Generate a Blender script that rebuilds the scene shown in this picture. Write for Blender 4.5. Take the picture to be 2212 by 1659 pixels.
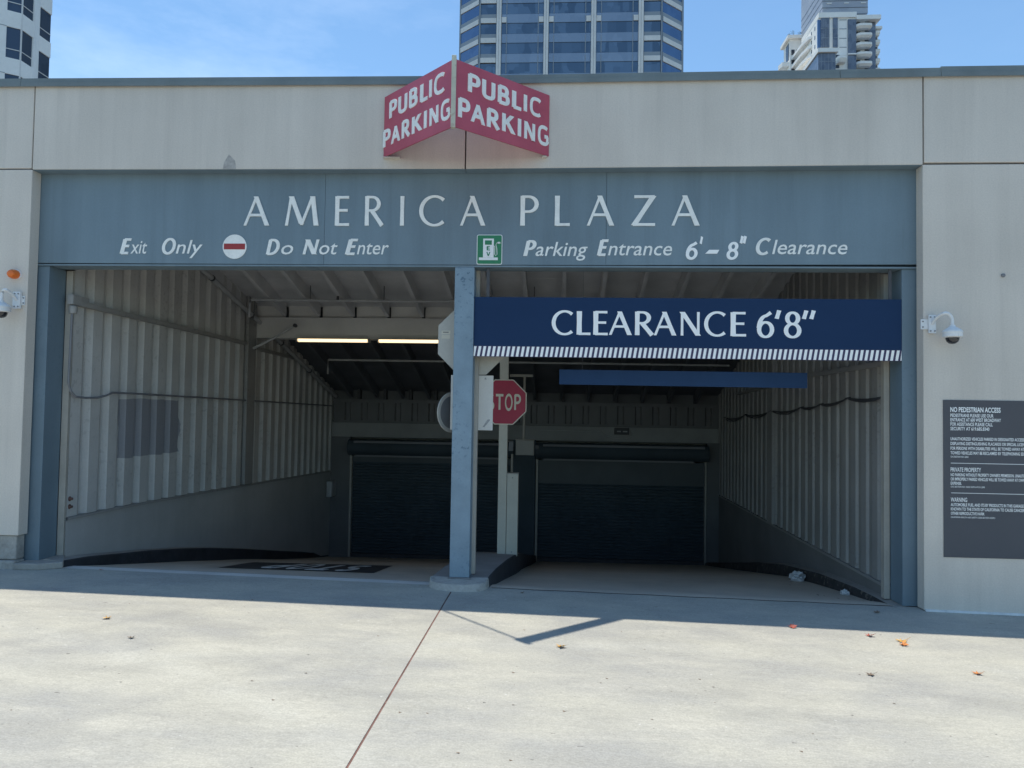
import bpy, math, random
from mathutils import Vector, Matrix
random.seed(7)
S = bpy.context.scene
for o in list(bpy.data.objects): bpy.data.objects.remove(o)
COL = S.collection
R = math.radians

# ------------------------------------------------------------ camera
def rot(yaw, pitch, roll):
    return Matrix.Rotation(yaw, 3, 'Z') @ Matrix.Rotation(pitch, 3, 'X') @ Matrix.Rotation(roll, 3, 'Y')
cam = bpy.data.cameras.new('camera'); cam_o = bpy.data.objects.new('camera', cam); COL.objects.link(cam_o)
M3 = rot(R(3.5966), R(1.9969), R(-0.9002))
cam_o.matrix_world = Matrix.Translation((0, -6.85, 1.6)) @ (M3 @ Matrix.Rotation(R(90), 3, 'X')).to_4x4()
cam.sensor_fit = 'HORIZONTAL'; cam.sensor_width = 36; cam.lens = 1600 / 2212 * 36
cam.clip_start = .05; cam.clip_end = 3000
S.camera = cam_o

# ------------------------------------------------------------ world, sun, exposure
SUN = Vector((-.156, .145, 1)).normalized()
w = bpy.data.worlds.new('World'); S.world = w; w.use_nodes = True
nt = w.node_tree; nt.nodes.clear()
N = nt.nodes.new; Lk = nt.links.new
out = N('ShaderNodeOutputWorld'); bg = N('ShaderNodeBackground'); sky = N('ShaderNodeTexSky')
sky.sky_type = 'NISHITA'; sky.sun_disc = False
sky.sun_elevation = math.asin(SUN.z); sky.sun_rotation = math.atan2(SUN.x, SUN.y)
sky.altitude = 20; sky.air_density = 1.0; sky.dust_density = .15; sky.ozone_density = 3.0
geo = N('ShaderNodeNewGeometry'); mp = N('ShaderNodeMapping'); mp.inputs['Scale'].default_value = (1.6, 1.6, 4.5); mp.inputs['Location'].default_value = (5.2, 3.1, .6)
n1 = N('ShaderNodeTexNoise'); n1.inputs['Scale'].default_value = 1.7; n1.inputs['Detail'].default_value = 7; n1.inputs['Roughness'].default_value = .62
rp = N('ShaderNodeValToRGB'); rp.color_ramp.elements[0].position = .50; rp.color_ramp.elements[1].position = .95
rp.color_ramp.elements[1].color = (.26, .26, .26, 1)
tc = N('ShaderNodeTexCoord')
mx = N('ShaderNodeMixRGB'); mx.inputs[2].default_value = (8.5, 9.2, 10.0, 1)
Lk(tc.outputs['Generated'], mp.inputs[0]); Lk(mp.outputs[0], n1.inputs['Vector']); Lk(n1.outputs[0], rp.inputs[0])
sx_ = N('ShaderNodeSeparateXYZ'); Lk(tc.outputs['Generated'], sx_.inputs[0])
mr = N('ShaderNodeMapRange'); mr.inputs[1].default_value = .10; mr.inputs[2].default_value = -.35; mr.inputs[3].default_value = .12; Lk(sx_.outputs[0], mr.inputs[0])
mu = N('ShaderNodeMath'); mu.operation = 'MULTIPLY'; Lk(mr.outputs[0], mu.inputs[0]); Lk(rp.outputs[0], mu.inputs[1])
tn = N('ShaderNodeMixRGB'); tn.blend_type = 'MULTIPLY'; tn.inputs[0].default_value = 1; tn.inputs[2].default_value = (.87, 1.01, 1.0, 1)
Lk(sky.outputs[0], tn.inputs[1]); Lk(mu.outputs[0], mx.inputs[0]); Lk(tn.outputs[0], mx.inputs[1]); Lk(mx.outputs[0], bg.inputs[0])
bg.inputs[1].default_value = .12; Lk(bg.outputs[0], out.inputs[0])
sl = bpy.data.lights.new('sun', 'SUN'); sl.energy = 2.9; sl.angle = R(.53); sl.color = (1, .94, .82)
so = bpy.data.objects.new('sun', sl); COL.objects.link(so); so.rotation_euler = SUN.to_track_quat('Z', 'Y').to_euler()
vs = S.view_settings; vs.view_transform = 'Standard'; vs.look = 'None'; vs.gamma = 1; vs.use_curve_mapping = False
vs.exposure = .72
S.cycles.max_bounces = 10; S.cycles.diffuse_bounces = 6

# ------------------------------------------------------------ materials
def mat(name, col, rough=.8, metal=0, var=.10, scale=1.5, fine=45, finev=.05, bump=.15, streak=0, tint=None,
        fleck=0, fleckcol=None, fleckscale=9, emis=None, spec=.5, box=None):
    m = bpy.data.materials.new(name); m.use_nodes = True; t = m.node_tree
    b = t.nodes['Principled BSDF']; nn = t.nodes.new; lk = t.links.new
    b.inputs['Roughness'].default_value = rough; b.inputs['Metallic'].default_value = metal
    b.inputs['Specular IOR Level'].default_value = spec
    g = nn('ShaderNodeNewGeometry')
    def noise(sc, det=5, ro=.55, stretch=None):
        n = nn('ShaderNodeTexNoise'); n.inputs['Scale'].default_value = sc; n.inputs['Detail'].default_value = det
        n.inputs['Roughness'].default_value = ro
        if stretch:
            q = nn('ShaderNodeMapping'); q.inputs['Scale'].default_value = stretch; lk(g.outputs['Position'], q.inputs[0]); lk(q.outputs[0], n.inputs['Vector'])
        else: lk(g.outputs['Position'], n.inputs['Vector'])
        return n.outputs[0]
    def math_(op, a, c, d=None):
        x = nn('ShaderNodeMath'); x.operation = op
        for i, v in enumerate((a, c, d)):
            if v is None: continue
            if isinstance(v, (int, float)): x.inputs[i].default_value = v
            else: lk(v, x.inputs[i])
        return x.outputs[0]
    def ramp(v, lo, hi):
        x = nn('ShaderNodeMapRange'); lk(v, x.inputs[0]); x.inputs[1].default_value = lo; x.inputs[2].default_value = hi; return x.outputs[0]
    def mix(f, a, c):
        x = nn('ShaderNodeMixRGB')
        lk(f, x.inputs[0])
        for i, v in ((1, a), (2, c)):
            if isinstance(v, tuple): x.inputs[i].default_value = (*v[:3], 1)
            else: lk(v, x.inputs[i])
        return x.outputs[0]
    big = ramp(noise(scale, 6), .3, .7); fi = noise(fine, 3, .7)
    dark = tuple(c * (1 - var) for c in col); lite = tuple(min(1, c * (1 + var)) for c in (tint or col))
    c = mix(big, dark, lite)
    if streak:
        s = ramp(noise(2.2, 5, .6, (2.2, 2.2, .18)), .35, .75)
        c = mix(math_('MULTIPLY', s, streak), c, tuple(min(1, k * 1.35 + .02) for k in col))
        s2 = ramp(noise(3.1, 6, .65, (3, 3, .12)), .52, .78)
        c = mix(math_('MULTIPLY', s2, streak * .8), c, tuple(k * .62 for k in col))
    if fleck:
        f = ramp(noise(fleckscale * 3.2, 4, .6), .57, .63); f2 = ramp(noise(fleckscale * .22, 3), .42, .62)
        c = mix(math_('MULTIPLY', math_('MULTIPLY', f, f2), fleck), c, fleckcol or tuple(k * .4 for k in col))
    if box:   # repainted rectangle: (y0,y1,z0,z1,colour)
        sx = nn('ShaderNodeSeparateXYZ'); lk(g.outputs['Position'], sx.inputs[0])
        wob = math_('MULTIPLY', math_('SUBTRACT', noise(2.5, 3), .5), .10)
        yy = math_('ADD', sx.outputs[1], wob); zz = math_('ADD', sx.outputs[2], math_('MULTIPLY', wob, .5))
        f = math_('MULTIPLY', math_('MULTIPLY', math_('GREATER_THAN', yy, box[0]), math_('LESS_THAN', yy, box[1])),
                  math_('MULTIPLY', math_('GREATER_THAN', zz, box[2]), math_('LESS_THAN', zz, box[3])))
        c = mix(math_('MULTIPLY', f, .9), c, box[4])
    mul = nn('ShaderNodeMixRGB'); mul.blend_type = 'MULTIPLY'; mul.inputs[0].default_value = 1
    v = math_('MULTIPLY_ADD', ramp(fi, .25, .75), 2 * finev, 1 - finev)
    cb = nn('ShaderNodeCombineXYZ'); [lk(v, cb.inputs[i]) for i in range(3)]
    lk(c, mul.inputs[1]); lk(cb.outputs[0], mul.inputs[2]); lk(mul.outputs[0], b.inputs['Base Color'])
    if bump:
        bp = nn('ShaderNodeBump'); bp.inputs['Strength'].default_value = bump; bp.inputs['Distance'].default_value = .004
        lk(fi, bp.inputs['Height']); lk(bp.outputs[0], b.inputs['Normal'])
    if emis: b.inputs['Emission Color'].default_value = (*emis[:3], 1); b.inputs['Emission Strength'].default_value = emis[3]
    m['nodes'] = 1
    return m

M = {}
M['facade'] = mat('facade_concrete', (.60, .545, .482), .9, var=.10, scale=.7, fine=70, finev=.08, bump=.35, streak=.26)
M['plinth'] = mat('rough_concrete', (.36, .34, .31), .95, var=.22, scale=8, fine=40, finev=.15, bump=1)
M['coping'] = mat('coping_metal', (.165, .198, .205), .6, var=.15, scale=2.5, bump=.1, streak=.15)
M['beam'] = mat('blue_grey_paint', (.150, .206, .243), .62, var=.12, scale=.8, fine=60, finev=.05, bump=.15, streak=.42)
M['column'] = mat('column_paint', (.148, .205, .248), .55, var=.08, scale=2, fine=60, finev=.04, bump=.08, fleck=.35, fleckcol=(.09, .15, .2))
M['post'] = mat('worn_post_paint', (.195, .272, .335), .55, var=.12, scale=5, fine=60, finev=.05, bump=.15, fleck=.95, fleckcol=(.09, .15, .21), fleckscale=7)
M['letter'] = mat('letter_white', (.84, .83, .79), .6, var=.06, scale=12, fine=60, bump=.05, fleck=.35, fleckcol=(.5, .51, .51), fleckscale=20)
M['white'] = mat('white_paint', (.78, .78, .77), .5, var=.03, bump=.03)
M['beige'] = mat('beige_steel', (.42, .39, .34), .6, var=.1, scale=4, bump=.08)
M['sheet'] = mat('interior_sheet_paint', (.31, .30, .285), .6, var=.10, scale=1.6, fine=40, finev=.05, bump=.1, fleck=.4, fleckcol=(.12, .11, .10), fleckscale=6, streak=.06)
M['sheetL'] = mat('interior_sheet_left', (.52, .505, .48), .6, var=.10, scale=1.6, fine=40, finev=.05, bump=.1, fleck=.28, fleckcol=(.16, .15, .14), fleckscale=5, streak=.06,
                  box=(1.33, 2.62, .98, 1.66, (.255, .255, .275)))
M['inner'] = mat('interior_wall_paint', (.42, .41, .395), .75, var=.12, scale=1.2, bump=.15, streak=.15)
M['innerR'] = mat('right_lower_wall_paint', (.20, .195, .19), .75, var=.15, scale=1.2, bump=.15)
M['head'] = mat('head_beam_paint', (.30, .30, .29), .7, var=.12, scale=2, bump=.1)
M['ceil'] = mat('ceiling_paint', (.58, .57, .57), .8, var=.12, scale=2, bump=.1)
M['ceilr'] = mat('rear_ceiling_dark', (.13, .14, .155), .8, var=.2, scale=2, bump=.1)  # darker tone than the front ceiling, for the section beyond the cross beam
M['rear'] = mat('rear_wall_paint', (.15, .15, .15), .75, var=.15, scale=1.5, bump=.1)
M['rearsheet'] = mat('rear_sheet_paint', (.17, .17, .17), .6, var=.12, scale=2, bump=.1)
M['crossb'] = mat('cross_beam_paint', (.62, .60, .56), .7, var=.08, scale=2, bump=.1)
M['pipe'] = mat('pipe_paint', (.42, .42, .42), .5, var=.12, scale=8)
M['dark'] = mat('dark_fitting', (.06, .06, .065), .6, var=.2, scale=8)
M['door'] = mat('roller_door_metal', (.05, .068, .082), .75, var=.15, scale=1.3, bump=.05)
M['doorup'] = mat('door_hood_metal', (.085, .095, .10), .6, var=.15, scale=1.3, bump=.05)
M['floor'] = mat('ramp_concrete', (.54, .48, .395), .85, var=.14, scale=1.1, fine=50, finev=.1, bump=.3)
M['thresh'] = mat('threshold_concrete', (.62, .61, .57), .85, var=.12, scale=2, fine=50, finev=.08, bump=.3)
M['kerbblack'] = mat('black_kerb_paint', (.035, .038, .045), .7, var=.3, scale=5, bump=.2, fleck=.4, fleckcol=(.12, .11, .10))
M['kerbdirty'] = mat('scuffed_black_kerb', (.045, .043, .042), .8, var=.4, scale=5, bump=.3, fleck=.9, fleckcol=(.20, .18, .15), fleckscale=5)
M['kerbtop'] = mat('kerb_concrete', (.33, .31, .28), .9, var=.16, scale=3, bump=.4, finev=.1)
M['island'] = mat('island_concrete', (.40, .38, .345), .9, var=.14, scale=5, bump=.5, finev=.12, fleck=.6, fleckcol=(.15, .14, .13), fleckscale=4)
M['islandback'] = mat('island_back_concrete', (.27, .26, .25), .9, var=.15, scale=3, bump=.3)
M['black'] = mat('black_floor_paint', (.03, .033, .036), .7, var=.3, scale=6, bump=.1)
M['navy'] = mat('navy_banner', (.018, .042, .100), .8, var=.05, scale=1.5, finev=.03, bump=.02, spec=.12)
M['navyw'] = mat('banner_white', (.93, .92, .90), .5, var=.01, finev=.01, bump=0)
M['navyd'] = mat('stripe_dark', (.045, .035, .09), .55, var=.03, bump=0)
M['bar'] = mat('blue_bar_paint', (.034, .078, .185), .8, var=.08, scale=2, bump=.03, spec=.12, streak=.1)
M['red'] = mat('faded_red_sign', (.44, .062, .10), .45, var=.08, scale=3, fine=50, bump=.05, streak=.12, tint=(.47, .08, .12))
M['redend'] = mat('sign_edge_red', (.30, .04, .07), .5)
M['stopred'] = mat('stop_sign_red', (.36, .02, .055), .45, var=.06, scale=4, bump=.03)
M['stopw'] = mat('stop_sign_white', (.60, .56, .46), .5, var=.04)
M['edge'] = mat('sign_edge_cream', (.52, .50, .40), .6, var=.12, scale=6, fleck=.7, fleckcol=(.30, .16, .09), fleckscale=5, streak=.2)
M['noentry'] = mat('no_entry_red', (.33, .03, .03), .5, var=.04)
M['green'] = mat('ev_green', (.025, .20, .09), .5, var=.05, scale=4, bump=.02)
M['notice'] = mat('notice_grey', (.105, .105, .115), .75, var=.05, scale=1.5, finev=.02, bump=.02, spec=.15)
M['nsmear'] = mat('notice_pink_smear', (.17, .085, .10), .5, var=.15, scale=12)
M['ntext'] = mat('notice_text', (.92, .92, .90), .5, var=.01, bump=0)
M['camw'] = mat('camera_white', (.72, .72, .72), .4, var=.03, bump=.02)
M['camdome'] = mat('camera_smoked_dome', (.02, .02, .025), .08, var=.1, spec=.8, bump=0)
M['orange'] = mat('orange_lens', (.75, .16, .02), .35, var=.06, scale=20, bump=.03)
M['signback'] = mat('sign_back_grey', (.46, .445, .40), .55, var=.05, scale=5, finev=.06, bump=.05)
M['signwhite'] = mat('sign_back_white', (.62, .60, .56), .55, var=.05, scale=4, bump=.03)
M['smear'] = mat('glue_smear', (.33, .33, .33), .7, var=.25, scale=30)
M['mirror'] = mat('mirror_back', (.16, .165, .17), .4, var=.1)
M['lampw'] = mat('lamp_housing', (.50, .46, .38), .5)
M['tube'] = mat('lit_tube', (.9, .85, .7), .5, emis=(1, .74, .42, 1.15), bump=0)
M['tgrey'] = mat('grey_trim', (.2, .2, .21), .6)
M['motor'] = mat('motor_box', (.30, .285, .26), .5, var=.08)
M['guard'] = mat('guard_panel_paint', (.46, .43, .36), .6, var=.08, scale=3)
M['leafy'] = mat('yellow_leaf', (.62, .36, .10), .6, var=.25, scale=60, bump=.2)
M['leafo'] = mat('orange_leaf', (.55, .20, .05), .6, var=.3, scale=60, bump=.2)
M['leafr'] = mat('red_leaf', (.42, .09, .06), .6, var=.3, scale=60, bump=.2)
M['leafb'] = mat('brown_leaf', (.20, .15, .11), .7, var=.3, scale=60, bump=.2)
M['litter'] = mat('crumpled_plastic', (.62, .62, .60), .5, var=.08, scale=20)
M['joint'] = mat('joint_filler', (.16, .085, .07), .9, var=.5, scale=6, fleck=.7, fleckcol=(.35, .25, .2), fleckscale=8)
M['jointd'] = mat('panel_joint_sealant', (.022, .018, .02), .9, var=.2)
M['caulk'] = mat('white_caulk', (.62, .62, .60), .8, var=.15, scale=8)
M['asphalt'] = mat('asphalt', (.12, .118, .113), .9, var=.2, scale=2, bump=.5)
# towers
M['twhite'] = mat('tower_white_concrete', (.84, .82, .78), .85, var=.05, scale=.25, fine=3, bump=0)
M['tstone'] = mat('tower_pale_stone', (.72, .70, .67), .8, var=.06, scale=.3, fine=2, bump=0)
M['tband'] = mat('tower_grey_band', (.28, .31, .34), .5, var=.06, scale=.2, fine=2, bump=0)
M['tcore'] = mat('tower_core', (.08, .10, .13), .6, var=.1, scale=.3, fine=2, bump=0)
def glass(name, a, b, metal=.45, rough=.12, sc=(.5, .5, .24)):
    m = bpy.data.materials.new(name); m.use_nodes = True; t = m.node_tree; p = t.nodes['Principled BSDF']
    g = t.nodes.new('ShaderNodeNewGeometry'); q = t.nodes.new('ShaderNodeMapping'); q.inputs['Scale'].default_value = sc
    v = t.nodes.new('ShaderNodeTexVoronoi'); v.distance = 'CHEBYCHEV'; v.inputs['Scale'].default_value = 1
    x = t.nodes.new('ShaderNodeMixRGB'); x.inputs[1].default_value = (*a, 1); x.inputs[2].default_value = (*b, 1)
    sp = t.nodes.new('ShaderNodeSeparateColor')
    L = t.links.new; L(g.outputs['Position'], q.inputs[0]); L(q.outputs[0], v.inputs['Vector']); L(v.outputs['Color'], sp.inputs[0]); L(sp.outputs[0], x.inputs[0])
    L(x.outputs[0], p.inputs['Base Color']); p.inputs['Metallic'].default_value = metal; p.inputs['Roughness'].default_value = rough
    return m
M['gwin'] = glass('tower_window_glass', (.09, .135, .19), (.17, .235, .31))
M['gspan'] = glass('tower_spandrel_glass', (.25, .305, .38), (.29, .345, .42), .35, .25)
M['gside'] = glass('tower_side_glass', (.09, .16, .28), (.12, .20, .33), .5, .15)
M['gleft'] = glass('left_tower_glass', (.05, .07, .10), (.08, .105, .145), .4, .12)
M['gcondo'] = glass('condo_glass', (.12, .14, .18), (.22, .24, .28), .3, .25, (.8, .8, .6))
M['gpent'] = glass('penthouse_glass', (.36, .37, .41), (.43, .44, .47), .2, .45, (.3, .3, .6))
M['gdark'] = glass('dark_window_glass', (.03, .035, .05), (.06, .07, .09), .3, .2)

# apron concrete: soft cream/grey patches, brushed grain, speckle
def apron():
    m = bpy.data.materials.new('apron_concrete'); m.use_nodes = True; t = m.node_tree; b = t.nodes['Principled BSDF']
    nn = t.nodes.new; lk = t.links.new; g = nn('ShaderNodeNewGeometry')
    def noise(sc, det, ro, st=(1, 1, 1), rz=0):
        q = nn('ShaderNodeMapping'); q.inputs['Scale'].default_value = st; q.inputs['Rotation'].default_value = (0, 0, rz)
        n = nn('ShaderNodeTexNoise'); n.inputs['Scale'].default_value = sc; n.inputs['Detail'].default_value = det; n.inputs['Roughness'].default_value = ro
        lk(g.outputs['Position'], q.inputs[0]); lk(q.outputs[0], n.inputs['Vector']); return n.outputs[0]
    def ramp(v, lo, hi, a=0, c=1):
        x = nn('ShaderNodeMapRange'); lk(v, x.inputs[0]); x.inputs[1].default_value = lo; x.inputs[2].default_value = hi
        x.inputs[3].default_value = a; x.inputs[4].default_value = c; return x.outputs[0]
    def mix(f, a, c, mode='MIX'):
        x = nn('ShaderNodeMixRGB'); x.blend_type = mode
        if isinstance(f, (int, float)): x.inputs[0].default_value = f
        else: lk(f, x.inputs[0])
        for i, v in ((1, a), (2, c)):
            if isinstance(v, tuple): x.inputs[i].default_value = (*v, 1)
            else: lk(v, x.inputs[i])
        return x.outputs[0]
    c = mix(ramp(noise(.75, 6, .6, (1, 1.8, 1), -.35), .40, .60), (.345, .340, .316), (.448, .433, .370))
    c = mix(ramp(noise(1.6, 5, .6, (1, 2.6, 1), .3), .48, .72, 0, .7), c, (.51, .49, .42))
    c = mix(ramp(noise(1.0, 4, .6, (.7, 2.6, 1), -.2), .52, .70, 0, .55), c, (.295, .288, .26))
    c = mix(ramp(noise(9, 5, .7, (1, 3, 1), .25), .35, .7, .0, .45), c, (.355, .342, .30))
    def arcs(cx, cy, rad, wd, amt, c):
        d = nn('ShaderNodeVectorMath'); d.operation = 'DISTANCE'; lk(g.outputs['Position'], d.inputs[0]); d.inputs[1].default_value = (cx, cy, 0)
        a = ramp(d.outputs['Value'], rad - wd, rad); b_ = ramp(d.outputs['Value'], rad + wd, rad)
        m1 = nn('ShaderNodeMath'); m1.operation = 'MINIMUM'; lk(a, m1.inputs[0]); lk(b_, m1.inputs[1])
        m2 = nn('ShaderNodeMath'); m2.operation = 'MULTIPLY'; lk(m1.outputs[0], m2.inputs[0]); lk(ramp(noise(3, 5, .7), .35, .6, 0, amt), m2.inputs[1])
        return m2.outputs[0]
    for cx, cy, rad, wd, amt, tone in [(-9, 3, 7.3, .14, .38, (.27, .265, .25)), (-9, 3, 8.9, .13, .32, (.27, .265, .25)), (9, 6, 10.4, .16, .30, (.28, .275, .26)), (1.2, -12, 10.6, .22, .35, (.53, .52, .46)), (-6, -9, 7.6, .18, .35, (.53, .52, .46))]:
        c = mix(arcs(cx, cy, rad, wd, amt, c), c, tone)
    br = ramp(noise(26, 4, .75, (1, 3.2, 1), .35), .3, .7, .86, 1.12)
    cb = nn('ShaderNodeCombineXYZ'); [lk(br, cb.inputs[i]) for i in range(3)]
    c = mix(1.0, c, cb.outputs[0], 'MULTIPLY')
    sp = ramp(noise(95, 2, .6), .3, .7, .88, 1.12)
    cb2 = nn('ShaderNodeCombineXYZ'); [lk(sp, cb2.inputs[i]) for i in range(3)]
    c = mix(1.0, c, cb2.outputs[0], 'MULTIPLY')
    c = mix(ramp(noise(17, 2, .5, (1, 1.6, 1), .8), .745, .77, 0, .7), c, (.13, .12, .11))
    c = mix(ramp(noise(21, 2, .5, (1, 1.4, 1), 1.9), .75, .77, 0, .7), c, (.62, .61, .58))
    lk(c, b.inputs['Base Color']); b.inputs['Roughness'].default_value = .92
    bp = nn('ShaderNodeBump'); bp.inputs['Strength'].default_value = .5; bp.inputs['Distance'].default_value = .004
    lk(noise(60, 4, .7), bp.inputs['Height']); lk(bp.outputs[0], b.inputs['Normal'])
    return m
M['apron'] = apron()

# ------------------------------------------------------------ helpers
ORG = {}
def tag(o, label=None, cat=None, group=None, kind=None):
    if label: o['label'] = label
    if cat: o['category'] = cat
    if group: o['group'] = group
    if kind: o['kind'] = kind
    return o
def thing(name, label, cat, loc=(0, 0, 0), group=None):
    o = bpy.data.objects.new(name, None); COL.objects.link(o); o.location = loc; o.empty_display_size = .1
    ORG[o.name] = Vector(loc); return tag(o, label, cat, group)
class MB:
    def __init__(s): s.v = []; s.f = []
    def add(s, vs, fs):
        n = len(s.v); s.v += [tuple(v) for v in vs]; s.f += [tuple(i + n for i in f) for f in fs]; return s
    def box(s, x0, x1, y0, y1, z0, z1):
        v = [(x, y, z) for z in (z0, z1) for y in (y0, y1) for x in (x0, x1)]
        return s.add(v, [(0, 2, 3, 1), (4, 5, 7, 6), (0, 1, 5, 4), (2, 6, 7, 3), (0, 4, 6, 2), (1, 3, 7, 5)])
    def hexa(s, a, b):   # two matching quads a (4 pts), b (4 pts)
        return s.add(list(a) + list(b), [(0, 1, 2, 3), (7, 6, 5, 4), (0, 4, 5, 1), (1, 5, 6, 2), (2, 6, 7, 3), (3, 7, 4, 0)])
    def prism(s, pts, d):   # planar polygon swept along vector d
        n = len(pts); d = Vector(d); p = [Vector(q) for q in pts]
        return s.add(p + [q + d for q in p], [tuple(range(n)), tuple(range(2 * n - 1, n - 1, -1))] + [(i, i + n, (i + 1) % n + n, (i + 1) % n) for i in range(n)])
    def tube(s, pts, r, n=8, cap=True):
        pts = [Vector(p) for p in pts]; rings = []; up = Vector((0, 0, 1))
        for i, p in enumerate(pts):
            d = (pts[min(i + 1, len(pts) - 1)] - pts[max(i - 1, 0)]).normalized()
            u = d.cross(up if abs(d.z) < .95 else Vector((1, 0, 0))).normalized(); v = d.cross(u)
            rr = r[i] if isinstance(r, (list, tuple)) else r
            rings.append([p + (u * math.cos(2 * math.pi * k / n) + v * math.sin(2 * math.pi * k / n)) * rr for k in range(n)])
        vs = [q for g in rings for q in g]; fs = []
        for i in range(len(pts) - 1):
            for k in range(n): fs.append((i * n + k, i * n + (k + 1) % n, (i + 1) * n + (k + 1) % n, (i + 1) * n + k))
        if cap: fs += [tuple(range(n - 1, -1, -1)), tuple(range((len(pts) - 1) * n, len(pts) * n))]
        return s.add(vs, fs)
    def lathe(s, prof, c, n=20, axis='Z'):   # prof (r, h)
        vs = []; fs = []
        for r, h in prof:
            for k in range(n):
                a = 2 * math.pi * k / n; p = (r * math.cos(a), r * math.sin(a), h)
                if axis == 'Y': p = (p[0], p[2], p[1])
                if axis == 'X': p = (p[2], p[0], p[1])
                vs.append((c[0] + p[0], c[1] + p[1], c[2] + p[2]))
        for i in range(len(prof) - 1):
            for k in range(n): fs.append((i * n + k, i * n + (k + 1) % n, (i + 1) * n + (k + 1) % n, (i + 1) * n + k))
        fs += [tuple(range(n - 1, -1, -1)), tuple(range((len(prof) - 1) * n, len(prof) * n))]
        return s.add(vs, fs)
    def grid(s, rows):   # list of equal-length rows of points
        m = len(rows[0]); vs = [p for r in rows for p in r]
        return s.add(vs, [(i * m + k, i * m + k + 1, (i + 1) * m + k + 1, (i + 1) * m + k) for i in range(len(rows) - 1) for k in range(m - 1)])
    def build(s, name, m, parent=None, smooth=False, bevel=0, origin=None, **kw):
        if parent is not None: og = ORG[parent.name]
        elif origin is not None: og = Vector(origin)
        else:
            xs, ys, zs = zip(*s.v); og = Vector(((min(xs) + max(xs)) / 2, (min(ys) + max(ys)) / 2, min(zs)))
        me = bpy.data.meshes.new(name); me.from_pydata([tuple(Vector(v) - og) for v in s.v], [], s.f); me.update()
        me.materials.append(M[m] if isinstance(m, str) else m)
        if smooth:
            for p in me.polygons: p.use_smooth = True
        o = bpy.data.objects.new(name, me); COL.objects.link(o)
        if parent is not None: o.parent = parent
        else: o.location = og
        ORG[o.name] = og
        import bmesh
        bm = bmesh.new(); bm.from_mesh(me); bmesh.ops.recalc_face_normals(bm, faces=bm.faces[:]); bm.to_mesh(me); bm.free()
        if smooth:
            try: me.set_sharp_from_angle(angle=R(35))
            except Exception: pass
        if bevel:
            b = o.modifiers.new('bevel', 'BEVEL'); b.width = bevel; b.segments = 2; b.limit_method = 'ANGLE'
        return tag(o, **kw)
def bx(name, m, parent, *a, **kw): return MB().box(*a).build(name, m, parent, **kw)
def lerp(xs, ys, x):
    if x <= xs[0]: return ys[0]
    for i in range(len(xs) - 1):
        if x <= xs[i + 1]: return ys[i] + (ys[i + 1] - ys[i]) * (x - xs[i]) / (xs[i + 1] - xs[i])
    return ys[-1]
def sub(a, lo, n): return [a + (lo - a) * i / n for i in range(n + 1)]

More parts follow.
